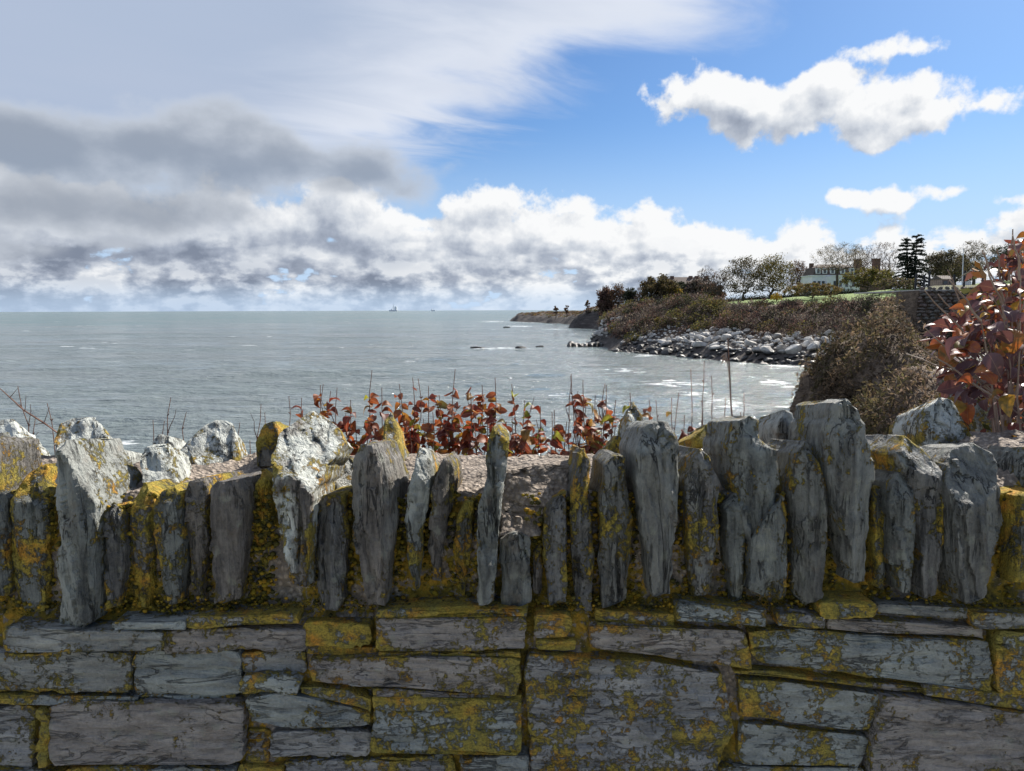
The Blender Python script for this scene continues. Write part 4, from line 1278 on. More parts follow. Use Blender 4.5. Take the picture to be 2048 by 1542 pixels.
# thin forked branch at the left
b0 = unp(118, 890, 2.1); b0[2] = 11.45
root = thing('bare_branch', 'thin grey leafless branch reaching down to the mossy stone, forked', 'branch', tuple(b0))
path = np.array([unp(118, 868, 2.1), unp(88, 846, 2.12), unp(50, 822, 2.14), unp(20, 795, 2.15), unp(-10, 768, 2.16)])
mb = MB(); mb.tube(np.concatenate([[b0], path]), [.003, .003, .0028, .0022, .0018, .001], 5); mb.build('stem', M['twig'], root)
for (j, ex, ey) in [(2, 52, 790), (2, 30, 808), (3, 36, 776), (1, 100, 812), (1, 66, 850)]:
    mb = MB(); mb.tube([path[j], unp(ex, ey, 2.14)], [.0015, .0006], 4); mb.build('side_twig', M['twig'], root)

# the big wine-red shrub at the right
b0 = unp(2060, 900, 2.25); b0[2] = 11.2
shrub = thing('wine_red_shrub', 'large shrub with broad wine-red and orange leaves crowding over the wall end', 'shrub', tuple(b0))
region = [(2044, 470), (2012, 520), (2002, 560), (1965, 585), (1930, 615), (1885, 640), (1862, 680), (1885, 735), (1912, 775), (1925, 815), (1975, 800), (2010, 830), (1990, 860), (2050, 900), (2330, 900), (2330, 430)]


def inside(poly, x, y):
    c = False
    n = len(poly)
    for i in range(n):
        x0, y0 = poly[i]; x1, y1 = poly[(i + 1) % n]
        if (y0 > y) != (y1 > y) and x < (x1 - x0) * (y - y0) / (y1 - y0) + x0:
            c = not c
    return c


r = random.Random(77)
heads = []
tries = 0
while len(heads) < 295 and tries < 9000:
    tries += 1
    px = r.uniform(1850, 2300); py = r.uniform(450, 900)
    if px > 2060 and r.random() < .72: continue
    if inside(region, px, py):
        heads.append((px, py))
canes = []
for k in range(26):
    tx, ty = heads[r.randrange(len(heads))]
    Y = r.uniform(2.0, 2.7)
    tip = unp(tx, ty, Y)
    s0 = np.array(b0) + np.array([r.uniform(-.1, .5), r.uniform(-.1, .3), r.uniform(0, .2)])
    canes.append(stem_path(s0, tip, r, 7, .03))
CANE_PX = [((2000, 800), (1832, 690)), ((1990, 790), (1850, 655)), ((1985, 730), (1848, 580)), ((1970, 690), (1878, 588)), ((1950, 660), (1895, 540)), ((1960, 640), (1900, 560)), ((2010, 640), (1968, 505)),
           ((2010, 620), (1965, 500)), ((2012, 600), (1992, 498)), ((2018, 560), (2026, 458)), ((2040, 560), (2026, 470)), ((1985, 770), (1815, 708)), ((2060, 560), (2036, 480)), ((1975, 640), (1962, 560))]
for k, (s0, s1) in enumerate(CANE_PX):
    Y = 2.0 + (k % 5) * .1
    canes.append(stem_path(unp(s0[0], s0[1], Y + .05), unp(s1[0], s1[1], Y), r, 6, .012))
    canes.append(stem_path(b0, unp(s0[0], s0[1], Y + .05), r, 5, .02))
for p in canes:
    mb = MB(); mb.tube(p, np.linspace(.0042, .0018, len(p)), 5); mb.build('cane', M['cane'], shrub)
upper = thing('wine_red_shrub', 'taller shrub with small orange-red leaves rising above the broad-leaved one', 'shrub', (b0[0] + .25, b0[1] + .3, b0[2]))
cu = []
for k in range(12):
    tip = unp(r.uniform(1990, 2200), r.uniform(480, 640), r.uniform(2.4, 2.8))
    cu.append(stem_path(np.array(upper.location) + np.array([r.uniform(-.1, .3), 0, 0]), tip, r, 8, .03))
for p in cu:
    mb = MB(); mb.tube(p, np.linspace(.0045, .0015, len(p)), 5); mb.build('cane', M['cane'], upper)
for (px, py) in heads:
    Y = r.uniform(1.95, 2.6)
    p = unp(px, py, Y)
    a = r.uniform(-1, 1)
    small = .5 if py < 640 else .88
    put_leaf(LW, shrub, p, (-.7 + .8 * a, r.uniform(-.8, .3), r.uniform(-.75, .35)), r.uniform(-.9, .9), r.uniform(.5, .9) * (small + .1 * r.random()), r)
cnt_ = 0
while cnt_ < 290:
    px = r.uniform(1870, 2250); py = r.uniform(450, 800)
    if not inside(region, px, py) or (px > 2060 and r.random() < .7) or (py > 660 and r.random() < .6): continue
    cnt_ += 1
    p = unp(px, py, r.uniform(2.25, 2.85))
    a = r.uniform(-1, 1)
    put_leaf(LW + LR, upper, p, (-.5 + .9 * a, r.uniform(-.8, .5), r.uniform(-.8, .4)), r.uniform(-1, 1), r.uniform(.5, .75), r)
rngl = np.random.default_rng(66)
mb = MB()
n = 900
pp = unp(rngl.uniform(1930, 2420, n), rngl.uniform(520, 900, n), rngl.uniform(2.35, 3.1, n))
mb.quads(pp, rngl.uniform(.018, .034, n), rngl, pal_cols(rngl, n, [(0.11, 0.055, 0.055), (0.16, 0.06, 0.05), (0.09, 0.085, 0.03), (0.22, 0.10, 0.03)], .25), 1.0)
tag(mb.build('inner_leaves', M['near_foliage'], shrub), None, kind='stuff')

# rough stone block behind that shrub
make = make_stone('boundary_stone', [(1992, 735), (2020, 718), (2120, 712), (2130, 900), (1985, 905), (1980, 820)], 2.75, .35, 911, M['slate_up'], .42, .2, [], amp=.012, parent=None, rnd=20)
tag(make, 'blue-grey upright stone block half hidden behind the wine-red shrub', 'stone')

# ------------------------------------------------------------------ distant vegetation
OLIVE = [(0.14, 0.125, 0.04), (0.10, 0.105, 0.04), (0.19, 0.145, 0.04)]
GREY = [(0.17, 0.135, 0.11), (0.12, 0.095, 0.085), (0.20, 0.16, 0.12)]
MAROON = [(0.15, 0.088, 0.07), (0.11, 0.068, 0.055), (0.19, 0.12, 0.085)]
DARKG = [(0.032, 0.042, 0.022), (0.045, 0.05, 0.024), (0.028, 0.034, 0.02)]
TAN = [(0.24, 0.16, 0.08), (0.19, 0.13, 0.07), (0.27, 0.17, 0.06)]
YEL = [(0.34, 0.24, 0.03), (0.26, 0.20, 0.035), (0.40, 0.24, 0.03)]
PALS = [OLIVE, GREY, MAROON, DARKG, GREY, MAROON, OLIVE, GREY]


def tree(name, label, px, Y, top_py, wpx, kind, seed, cols, group=None, leaves=1400, lsize=.22, natt=420, trunkf=.28, base=None, lean=0.0, flat=.42, thin=1.0):
    rng = np.random.default_rng(seed)
    p0 = unp(px, 600, Y)
    x0 = p0[0]
    zb = float(height(np.array([x0]), np.array([float(Y)]))[0]) if base is None else base
    zt = unp(px, top_py, Y)[2]
    H = max(zt - zb, 3.0); Wd = wpx * Y / F / 2
    root = thing(name, label, 'tree', (float(x0), float(Y), zb - .15), group)
    cz = zb + H * (1 - flat); rz = H * flat
    att = []
    while len(att) < natt:
        q = rng.normal(size=3); q /= np.linalg.norm(q)
        q *= rng.random() ** .38
        if q[2] < -.75: continue
        att.append((x0 + lean * H * .2 + q[0] * Wd, Y + q[1] * Wd, cz + q[2] * rz))
    att = np.array(att)
    org = np.array([x0, Y, zb - .15])
    fork = np.array([x0 + lean * H * .06, Y, zb + H * trunkf])
    nodes = [org, (org + fork) / 2 + rng.normal(size=3) * .1 * np.array([1, 1, 0]), fork]
    par = [-1, 0, 1]
    order = np.argsort(np.linalg.norm(att - fork, axis=1))
    for k in order:
        a = att[k]
        N = np.array(nodes[2:])
        dd = np.linalg.norm((N - a) * np.array([1, 1, .8]), axis=1) + np.maximum(0, N[:, 2] - a[2]) * 1.5
        j = int(np.argmin(dd)) + 2
        p = nodes[j]
        midp = p + (a - p) * .5 + np.array([0, 0, .06 * np.linalg.norm(a - p)]) + rng.normal(size=3) * .05 * np.linalg.norm(a - p)
        nodes.append(midp); par.append(j)
        nodes.append(a); par.append(len(nodes) - 2)
    cnt = np.ones(len(nodes))
    for i in range(len(nodes) - 1, 0, -1):
        cnt[par[i]] += cnt[i]
    rtip = .017 * thin * (Y / 250)
    rad = np.minimum(rtip * cnt ** .47, H * .026)
    tm, cm = MB(), MB()
    bark = np.array((0.085, 0.068, 0.056))
    for i in range(1, len(nodes)):
        r1 = rad[i]; r0 = min(rad[par[i]], r1 * 2.2)
        if par[i] <= 1: r0 = rad[par[i]] * 1.5; r1 = r1 * 1.3
        big = cnt[i] > 9
        (tm if big else cm).tube([nodes[par[i]], nodes[i]], [r0, r1], 5 if big else 3, None if big else bark)
    # fine twigs at the ends
    ends = np.array([nodes[i] for i in range(3, len(nodes)) if cnt[i] <= 3])
    nt = 4 if kind in ('bare', 'sparse') else 2
    for e in ends:
        for k in range(nt):
            dv = rng.normal(size=3); dv[2] = abs(dv[2]) * .8
            dv += (e - np.array([x0, Y, cz - rz * .6])) / max(Wd, 1) * 1.2
            dv *= H * .055 / (np.linalg.norm(dv) + 1e-6)
            cm.tube([e, e + dv], [rtip * .9, rtip * .5], 3, bark)
    nl = {'bare': int(leaves * .7), 'sparse': int(leaves * 1.3), 'dense': leaves * 4, 'ever': int(leaves * 3)}[kind]
    if nl:
        pick = rng.permutation(len(ends))[:max(12, len(ends) // (3 if kind in ('dense', 'ever') else 2))]
        src = ends[pick[rng.integers(len(pick), size=nl)]]
        sp = {'bare': .35, 'sparse': .5, 'dense': .75, 'ever': .6}[kind]
        cen = src + rng.normal(size=(nl, 3)) * sp * np.array([1, 1, .75]) * (H / 12)
        cm.quads(cen, lsize * (1.55 if kind == 'dense' else 1.15) * (Y / 250) * rng.uniform(.6, 1.3, nl), rng, pal_cols(rng, nl, cols), 1.0)
    tm.build('trunk', M['bark'], root, smooth=True)
    cm.build('crown', M['foliage'], root)
    return root


BROWN = [(0.16, 0.095, 0.06), (0.12, 0.075, 0.05), (0.20, 0.12, 0.06)]
G1 = 'trees on the headland'
for i, (px, tp, w, lab) in enumerate([(1362, 566, 50, 'dark wood tree directly before the mansion wall'), (1392, 562, 46, 'olive wood tree before the mansion chimneys'), (1425, 570, 44, 'grey-brown wood tree at the end of the mansion'), (1330, 562, 40, 'brown wood tree at the seaward end of the mansion')]):
    tree('wood_tree', lab, px, 330 - i * 6, tp, w, 'dense', 200 + i, [OLIVE, DARKG, GREY, MAROON][(i + 1) % 4], G1, 900, .3, trunkf=.12, flat=.47)
tree('round_tree', 'round purple-brown tree at the outer end of the headland clump', 1211, 430, 577, 30, 'dense', 1, MAROON, G1, 900, .3)
tree('round_tree', 'thin-crowned yellowish tree between the purple-brown tree and dark evergreen', 1236, 425, 567, 30, 'sparse', 2, BROWN, G1, 1500, .25)
tree('evergreen_tree', 'small dark green evergreen at the inner end of the headland clump', 1261, 415, 575, 26, 'ever', 3, DARKG, G1, 700, .3)
tree('bare_tree', 'small leafless tree beside the olive thicket tree', 1283, 330, 572, 24, 'bare', 4, BROWN, G1, 800, .2)
tree('broad_tree', 'broad olive-brown tree with a low dense crown above the cliff prow', 1318, 262, 553, 78, 'dense', 5, [(0.10, 0.085, 0.035), (0.13, 0.10, 0.04), (0.085, 0.065, 0.04)], G1, 1700, .3, trunkf=.1, flat=.48)
tree('orange_tree', 'slim tree with orange-turned leaves beside the broad olive tree', 1350, 258, 575, 24, 'dense', 6, YEL + OLIVE, G1, 420, .25, trunkf=.15)
tree('bare_tree', 'slender leafless tree right of the distant mansion roof', 1412, 255, 532, 40, 'bare', 7, BROWN, G1, 700, .2)
tree('bare_tree', 'second slender leafless tree with short trunk by the lawn edge', 1436, 245, 543, 34, 'bare', 8, BROWN, G1, 700, .2)
tree('tangled_tree', 'dark many-branched tree with few leaves left of the golden-olive tree', 1486, 250, 513, 88, 'dense', 9, [(0.09, 0.075, 0.04), (0.12, 0.10, 0.05)], G1, 1000, .2, trunkf=.1, flat=.48)
tree('olive_tree', 'leafy golden-olive tree leaning right at the lawn edge', 1540, 246, 511, 72, 'dense', 10, [(0.15, 0.125, 0.03), (0.10, 0.095, 0.03), (0.19, 0.14, 0.035)], G1, 1100, .2, trunkf=.14, lean=.3, flat=.46)
tree('sparse_tree', 'sparse rust-brown tree left of the white house', 1594, 300, 521, 40, 'sparse', 11, BROWN, G1, 1500, .2)
tree('spreading_tree', 'tall spreading tree with thinning leaves and dark trunk before the white house', 1672, 222, 486, 104, 'sparse', 12, [(0.17, 0.13, 0.05), (0.13, 0.10, 0.05), (0.20, 0.15, 0.05)], G1, 2600, .15, 520, trunkf=.42, flat=.30, thin=.75)
tree('bare_tree', 'leafless tree rising behind the first brown chimney', 1716, 330, 490, 50, 'bare', 13, BROWN, G1, 900, .2)
tree('bare_tree', 'leafless vase-shaped tree rising behind the second brown chimney', 1760, 325, 482, 72, 'bare', 14, BROWN, G1, 900, .2, 460)
tree('bushy_tree', 'grey-green half-bare tree right of the tall conifer', 1885, 215, 503, 74, 'dense', 15, [(0.12, 0.105, 0.06), (0.10, 0.085, 0.06)], G1, 900, .26)
tree('sparse_tree', 'sparse umbrella-topped tree standing beyond the black railing', 1945, 200, 482, 70, 'sparse', 16, [(0.14, 0.12, 0.05), (0.12, 0.09, 0.05)], G1, 2200, .2)
tree('evergreen_tree', 'dark evergreen beyond the railing beside the shrub canes', 2003, 205, 490, 56, 'ever', 17, DARKG, G1, 800, .28)
tree('bare_tree', 'leafless tree behind the dark evergreen', 2035, 215, 476, 90, 'bare', 18, BROWN, G1, 900, .2)
tree('bushy_tree', 'low leafy tree filling the gap beyond the railing', 1910, 235, 522, 90, 'dense', 19, OLIVE + GREY, G1, 900, .26, trunkf=.12)
tree('bushy_tree', 'yellow-green bushy tree in front of the brown chimneys', 1735, 235, 535, 96, 'dense', 20, [(0.17, 0.15, 0.035), (0.13, 0.12, 0.035), (0.12, 0.10, 0.05)], G1, 1100, .24, trunkf=.12, flat=.46)
tree('bushy_tree', 'grey-brown bushy tree at the lawn end beside the stone retaining wall', 1790, 190, 556, 84, 'dense', 23, GREY + OLIVE, G1, 1100, .2, trunkf=.12, flat=.46)
tree('bushy_tree', 'wide olive bushy tree at the slope below the white house', 1625, 200, 566, 110, 'dense', 24, OLIVE + TAN, G1, 1300, .2, trunkf=.1, flat=.46)
for i, (px, Y) in enumerate([(1112, 640), (1134, 620), (1175, 480)]):
    tree('wind_bent_tree', 'tiny wind-bent tree on the bare headland crest', px, Y, 610 if i < 2 else 601, 9, 'bare', 40 + i, BROWN, 'lone trees on the crest', 500, .3, 40)

# the two-stemmed conifer
rng = np.random.default_rng(31)
Yc = 210
zb = float(height(np.array([unp(1826, 600, Yc)[0]]), np.array([float(Yc)]))[0])
root = thing('conifer_tree', 'tall dark two-stemmed conifer with drooping tiered branches', 'tree', tuple(unp(1826, 600, Yc)[:2]) + (zb - .2,))
for (px, top) in [(1813, 478), (1834, 471)]:
    tp = unp(px, top, Yc); base = np.array([tp[0] * .5 + unp(1826, 600, Yc)[0] * .5, Yc, zb - .2])
    H = tp[2] - base[2]
    tm, cm = MB(), MB()
    tm.tube([base, (base + tp) / 2, tp], [.38, .24, .06], 7)
    z = .10
    while z < 1.0:
        L = H * .27 * (1 - z) ** .6 * rng.uniform(.75, 1.2) + .7
        for k in range(6):
            a = rng.uniform(0, 6.28)
            c = base + (tp - base) * (z + rng.uniform(-.015, .015))
            e = c + np.array([math.cos(a) * L, math.sin(a) * L, -.16 * L + .5 * (z > .75)])
            midp = (c + e) / 2 + np.array([0, 0, .10 * L])
            tm.tube([c, midp, e], [.06, .045, .02], 3)
            n = int(26 + L * 16)
            t = rng.random(n) ** .7
            cen = c + (e - c) * t[:, None] + np.array([0, 0, 1])[None] * (.4 * L * t * (1 - t))[:, None] + rng.normal(size=(n, 3)) * np.array([.22, .22, .10])
            cm.quads(cen, rng.uniform(.14, .34, n), rng, pal_cols(rng, n, [(0.020, 0.030, 0.022), (0.03, 0.038, 0.026)]))
        z += .062
    tm.build('trunk', M['bark'], root)
    cm.build('crown', M['foliage'], root)

# scrub on the slopes: nobody could count it
rng = np.random.default_rng(50)
mb = MB()
nb = 0
gx = rng.uniform(20, 190, 16000); gy = rng.uniform(110, 470, 16000)
dd = land_dist(gx, gy)
hh = height(gx, gy)
for X, Y, D, Hh in zip(gx, gy, dd, hh):
    lim = 13 if Y < 205 else (4 if Y < 300 else 7)
    hi = 31 if X > 62 else 75
    if D < lim or D > hi or nb > 2300: continue
    if rng.random() > (.9 if Y < 260 else .45): continue
    pxl = 1024 + F * X / Y
    if Y < 205 and pxl < 1370 and D < 13 + (1370 - pxl) * .12: continue        # bare rubble fan
    nb += 1
    R_ = (1.1 + 2.9 * rng.random() ** 2) * (1.0 if Y < 320 else .8)
    if X > 62 and D > 24: R_ = min(R_, 1.7)
    hgt = R_ * rng.uniform(.8, 1.35)
    pal_ = PALS[int((vnoise(np.array([[X * .05, Y * .05, 3.3]]), 5)[0] * 1.6 + rng.random() * .5) * len(PALS)) % len(PALS)]
    n = int(115 * (R_ / 2) ** 1.5)
    q = rng.normal(size=(n, 3)); q /= np.linalg.norm(q, axis=1)[:, None]
    q *= (rng.random(n) ** .35)[:, None]
    q[:, 2] = np.abs(q[:, 2])
    cen = np.array([X, Y, Hh - .25]) + q * np.array([R_, R_, hgt])
    mb.quads(cen, rng.uniform(.2, .42, n) * (Y / 220), rng, pal_cols(rng, n, pal_, .3))
    for k in range(7):
        q1 = rng.normal(size=3); q1[2] = abs(q1[2]) + .8; q1 /= np.linalg.norm(q1)
        s0 = np.array([X, Y, Hh - .2]) + rng.normal(size=3) * np.array([R_ * .4, R_ * .4, 0])
        mb.tube([s0, s0 + q1 * hgt * rng.uniform(.9, 1.45)], [.05, .025], 3, np.array((0.13, 0.10, 0.085)))
tag(mb.build('scrub', M['foliage']), 'dense grey-brown and olive scrub covering the slopes above the boulders', 'scrub', kind='stuff')


rng = np.random.default_rng(53)
mb = MB()
gx = rng.uniform(-10, 160, 5000); gy = rng.uniform(440, 900, 5000)
dd = land_dist(gx, gy); hh = height(gx, gy)
for X, Y, D, Hh in zip(gx, gy, dd, hh):
    if D < 9 or D > 70: continue
    n = 26
    q = rng.normal(size=(n, 3)); q /= np.linalg.norm(q, axis=1)[:, None]; q[:, 2] = np.abs(q[:, 2])
    R_ = rng.uniform(1.5, 3.2)
    mb.quads(np.array([X, Y, Hh - .3]) + q * np.array([R_, R_, R_ * .45]), rng.uniform(.4, .9, n), rng, pal_cols(rng, n, [TAN, MAROON, BROWN, GREY, OLIVE][rng.integers(5)], .3))
tag(mb.build('heath', M['foliage']), 'low rust-brown heath on top of the far headlands', 'heath', kind='stuff')


def shrub_thing(name, label, px, py, Y, R_, cols, seed, n=420):
    rng = np.random.default_rng(seed)
    p = unp(px, py, Y)
    z = float(height(np.array([p[0]]), np.array([p[1]]))[0])
    root = thing(name, label, 'shrub', (float(p[0]), float(p[1]), z - .1))
    q = rng.normal(size=(n, 3)); q /= np.linalg.norm(q, axis=1)[:, None]
    q *= (rng.random(n) ** .35)[:, None]; q[:, 2] = np.abs(q[:, 2])
    mb = MB(); mb.quads(np.array([p[0], p[1], z + .5]) + q * np.array([R_, R_, R_ * 1.2]), rng.uniform(.15, .32, n), rng, pal_cols(rng, n, cols))
    mb.build('foliage', M['foliage'], root)
    mb = MB()
    for k in range(6):
        e = np.array([p[0], p[1], z]) + rng.normal(size=3) * np.array([R_ * .5, R_ * .5, 0]) + np.array([0, 0, R_ * 1.3])
        mb.tube([(p[0], p[1], z - .1), e], [.07, .02], 4)
    mb.build('stems', M['bark'], root)


shrub_thing('golden_shrub', 'bright golden shrub glowing at the edge of the lawn', 1553, 596, 205, 1.8, YEL, 61)
shrub_thing('yellow_shrub', 'yellow-green shrub in the scrub above the boulder bank', 1455, 645, 190, 2.0, [(0.26, 0.23, 0.05), (0.20, 0.18, 0.05)], 62)
shrub_thing('yellow_shrub', 'small yellow shrub above the pale rubble fan', 1318, 632, 212, 1.6, [(0.26, 0.19, 0.04), (0.20, 0.15, 0.05)], 63)

# ------------------------------------------------------------------ boulder bank along the shore
bank = thing('boulder_bank', 'bank of pale grey boulders with a dark wet foot along the cove', 'boulders', (45, 180, 0))


def boulder_mesh(seed, flat):
    rng = np.random.default_rng(seed)
    bm_ = __import__('bmesh').new()
    __import__('bmesh').ops.create_icosphere(bm_, subdivisions=2, radius=1.0)
    V = np.array([v.co[:] for v in bm_.verts])
    for k in range(9):
        nrm = rng.normal(size=3); nrm /= np.linalg.norm(nrm)
        dl = rng.uniform(.45, .8)
        d = V @ nrm - dl
        V = V - np.clip(d, 0, None)[:, None] * nrm
    V = V * np.array([1.25, .95, flat]) * (1 + fbm(V * 2 + seed, 2, seed)[:, None] * .12)
    for v, c in zip(bm_.verts, V):
        v.co = c
    me = bpy.data.meshes.new('boulder')
    bm_.to_mesh(me); bm_.free()
    me.materials.append(M['boulder'])
    return me


BM = [boulder_mesh(600 + i, .6 + .06 * (i % 4)) for i in range(8)]
rng = np.random.default_rng(70)
cand = []
for k in range(16000):
    X = rng.uniform(15, 95); Y = rng.uniform(118, 285)
    cand.append((X, Y))
cand = np.array(cand)
cd = land_dist(cand[:, 0], cand[:, 1])
ch = height(cand[:, 0], cand[:, 1])
kept = []
cells = {}
for (X, Y), D, Z in zip(cand, cd, ch):
    pxl = 1024 + F * X / Y
    top = 14.0 if Y < 205 else 9.0
    if Y < 208 and pxl < 1380: top = 15 + (1380 - pxl) * .14
    if D < -1.2 or D > top: continue
    if 208 < Y < 236 and pxl < 1262: continue
    rad = (.42 + 1.35 * rng.random() ** 2.2) * (1.15 if D < 9 else .8)
    key = (int(X // 2.5), int(Y // 2.5))
    ok = True
    for a in (-1, 0, 1):
        for c in (-1, 0, 1):
            for (x2, y2, r2_) in cells.get((key[0] + a, key[1] + c), ()):
                if (x2 - X) ** 2 + (y2 - Y) ** 2 < ((rad + r2_) * .72) ** 2:
                    ok = False
    if ok:
        cells.setdefault(key, []).append((X, Y, rad))
        kept.append((X, Y, Z, rad))
kept.sort(key=lambda k: -k[3] / k[1])
rest = MB()
for i, (X, Y, Z, rad) in enumerate(kept):
    me = BM[i % 8]
    rz_ = rng.uniform(0, 6.28); tx_ = rng.uniform(-.4, .4)
    if i < 290:
        o = bpy.data.objects.new('boulder', me)
        COL.objects.link(o); o.parent = bank
        o.location = Vector((X, Y, Z + rad * .18)) - Vector(bank.location)
        o.rotation_euler = (tx_, rng.uniform(-.3, .3), rz_)
        o.scale = (rad, rad, rad)
    else:
        V = np.array([v.co[:] for v in me.vertices])
        Rm = np.array(Matrix.Rotation(rz_, 3, 'Z') @ Matrix.Rotation(tx_, 3, 'X'))
        rest.add(V @ Rm.T * rad + np.array([X, Y, Z + rad * .18]), [tuple(p.vertices) for p in me.polygons])
tag(rest.build('boulder', M['boulder'], bank), None, kind='stuff')
print('boulders', len(kept))


def rock_thing(name, label, px, py, wpx, h, seed, group=None, depth=None, long=None):
    p = sea(px, py)
    w = wpx * p[1] / F / 2
    me = boulder_mesh(seed, .8)
    me.materials.clear(); me.materials.append(M['wet_rock'])
    o = bpy.data.objects.new(name, me); COL.objects.link(o)
    o.location = (p[0], p[1], h * .15)
    o.scale = (w / 1.1, depth or w * .7, h)
    tag(o, label, 'rock', group)


rock_thing('sea_rock', 'low black rock awash in the surf line, widest of the three', 958, 697, 34, .8, 701)
rock_thing('sea_rock', 'low black rock awash in the surf between two others', 1041, 697, 24, .9, 702)
rock_thing('sea_rock', 'small black rock awash close to the rock spit', 1081, 695, 18, .8, 703)
rock_thing('sea_rock', 'small dark rock in the water off the far headland', 1013, 655, 14, .9, 704)
# black rock spit running into the water
p0 = sea(1205, 693); p1 = sea(1133, 693)
mb = MB()
n = 26; sd = 9
V = []
for i in range(n):
    t = i / (n - 1)
    c = p0 + (p1 - p0) * t
    hgt = (1.5 + .9 * math.sin(t * 9) * .3 + (.5 if t > .8 else 0)) * min(1, (1 - t) * 8 + .15)
    for j in range(sd):
        a = math.pi * j / (sd - 1)
        V.append((c[0], c[1] + math.cos(a) * (3.2 + math.sin(i * 1.7)), c[2] - .3 + hgt * math.sin(a)))
V = np.array(V); V += np.stack([fbm(V * .6, 3, 3), fbm(V * .6 + 9, 3, 4), fbm(V * .9, 3, 5) * .8], -1) * .7
fs = [(i * sd + j, i * sd + j + 1, (i + 1) * sd + j + 1, (i + 1) * sd + j) for i in range(n - 1) for j in range(sd - 1)]
mb.add(V, fs)
tag(mb.build('rock_spit', M['wet_rock']), 'long low black rock spit running from the boulder bank into the surf', 'rock')

# ------------------------------------------------------------------ houses on the headland
def at_ground(px, Y):
    p = unp(px, 600, Y)
    return float(p[0]), float(Y), float(height(np.array([p[0]]), np.array([float(Y)]))[0])


Yh = 290.0
gx_, gy_, gz_ = at_ground(1657, Yh)
k = Yh / F
zw0 = float(unp(1657, 580, Yh)[2]); zw1 = float(unp(1657, 553, Yh)[2]); zr = float(unp(1657, 529, Yh)[2])
house = thing('white_house', 'white house with brown mansard roof and dormers behind the spreading tree', 'house', (gx_, gy_, gz_ - 1))


def HX(px):
    return float(unp(px, 600, Yh)[0])


def hbox(name, x0, x1, y0, y1, z0, z1, mat, parent=house):
    b_ = MB(); b_.box((x0, y0, z0), (x1, y1, z1)); return b_.build(name, mat, parent)


zb = min(gz_ - 1, zw0 - 2.5)
hbox('wall', HX(1612), HX(1706), Yh - 5, Yh + 6, zb, zw1, M['white'])
hbox('terrace_wall', HX(1588), HX(1636), Yh - 8, Yh - 5.01, zb, zw0 + 1.0, M['white'])
hbox('porch_wall', HX(1638), HX(1650), Yh - 6.5, Yh - 5.01, zb, zw1 - .3, M['white'])
hbox('cornice', HX(1612) - .3, HX(1706) + .3, Yh - 5.3, Yh + 6.3, zw1, zw1 + .35, M['white'])
x0, x1 = HX(1614), HX(1704)
b_ = MB()
y0, y1 = Yh - 4.8, Yh + 5.8
i1, i2 = 1.2, 3.2
zm = zw1 + (zr - zw1) * .72
b_.add([(x0, y0, zw1 + .35), (x1, y0, zw1 + .35), (x1, y1, zw1 + .35), (x0, y1, zw1 + .35), (x0 + i1, y0 + i1, zm), (x1 - i1, y0 + i1, zm), (x1 - i1, y1 - i1, zm), (x0 + i1, y1 - i1, zm),
        (x0 + i2 + 1, y0 + 4.8, zr), (x1 - i2 - 1, y0 + 4.8, zr), (x1 - i2 - 1, y1 - 4.8, zr), (x0 + i2 + 1, y1 - 4.8, zr)],
       [(0, 1, 5, 4), (1, 2, 6, 5), (2, 3, 7, 6), (3, 0, 4, 7), (4, 5, 9, 8), (5, 6, 10, 9), (6, 7, 11, 10), (7, 4, 8, 11), (8, 9, 10, 11)])
rf = b_.build('roof', M['roof'], house)
for px in (1624, 1637, 1652, 1672, 1690):
    d_ = hbox('dormer', HX(px) - .9, HX(px) + .9, y0 - .1, y0 + 2.5, zw1 + .9, zw1 + 3.0, M['white'], house)
    hbox('pane', HX(px) - .5, HX(px) + .5, y0 - .16, y0 - .1, zw1 + 1.1, zw1 + 2.7, M['glass'], d_)
hbox('chimney', HX(1624) - .8, HX(1624) + .6, Yh + 1, Yh + 2.4, zm - .5, zr + .6, M['brick'])
for px in (1617, 1626, 1634, 1657, 1668, 1680, 1694):
    w_ = hbox('window', HX(px) - .75, HX(px) + .75, Yh - 5.08, Yh - 5.0, zw0 + .9, zw0 + 3.6, M['white'])
    hbox('pane', HX(px) - .55, HX(px) + .55, Yh - 5.13, Yh - 5.08, zw0 + 1.1, zw0 + 3.4, M['glass'], w_)
Yb = 312.0
gx_, gy_, gz_ = at_ground(1735, Yb)
bh = thing('brown_house', 'brown brick house with two tall chimneys behind the white house', 'house', (gx_, gy_, gz_ - 1))
BX = lambda px: float(unp(px, 600, Yb)[0]); BZ = lambda py: float(unp(1735, py, Yb)[2])
hbox('wall', BX(1692), BX(1772), Yb - 4, Yb + 6, gz_ - 1, BZ(548), M['brick'], bh)
b_ = MB()
b_.add([(BX(1690), Yb - 4.4, BZ(548)), (BX(1774), Yb - 4.4, BZ(548)), (BX(1774), Yb + 6.4, BZ(548)), (BX(1690), Yb + 6.4, BZ(548)), (BX(1694), Yb + 1, BZ(538)), (BX(1770), Yb + 1, BZ(538))], [(0, 1, 5, 4), (2, 3, 4, 5), (1, 2, 5), (3, 0, 4)])
b_.build('roof', M['roof'], bh)
for (pa, pb, pt) in ((1706, 1718, 520), (1743, 1755, 519)):
    c_ = hbox('chimney', BX(pa), BX(pb), Yb - 1, Yb + 1.2, BZ(545), BZ(pt), M['brick'], bh)
    hbox('cap', BX(pa) - .2, BX(pb) + .2, Yb - 1.2, Yb + 1.4, BZ(pt), BZ(pt) + .35, M['brick'], c_)
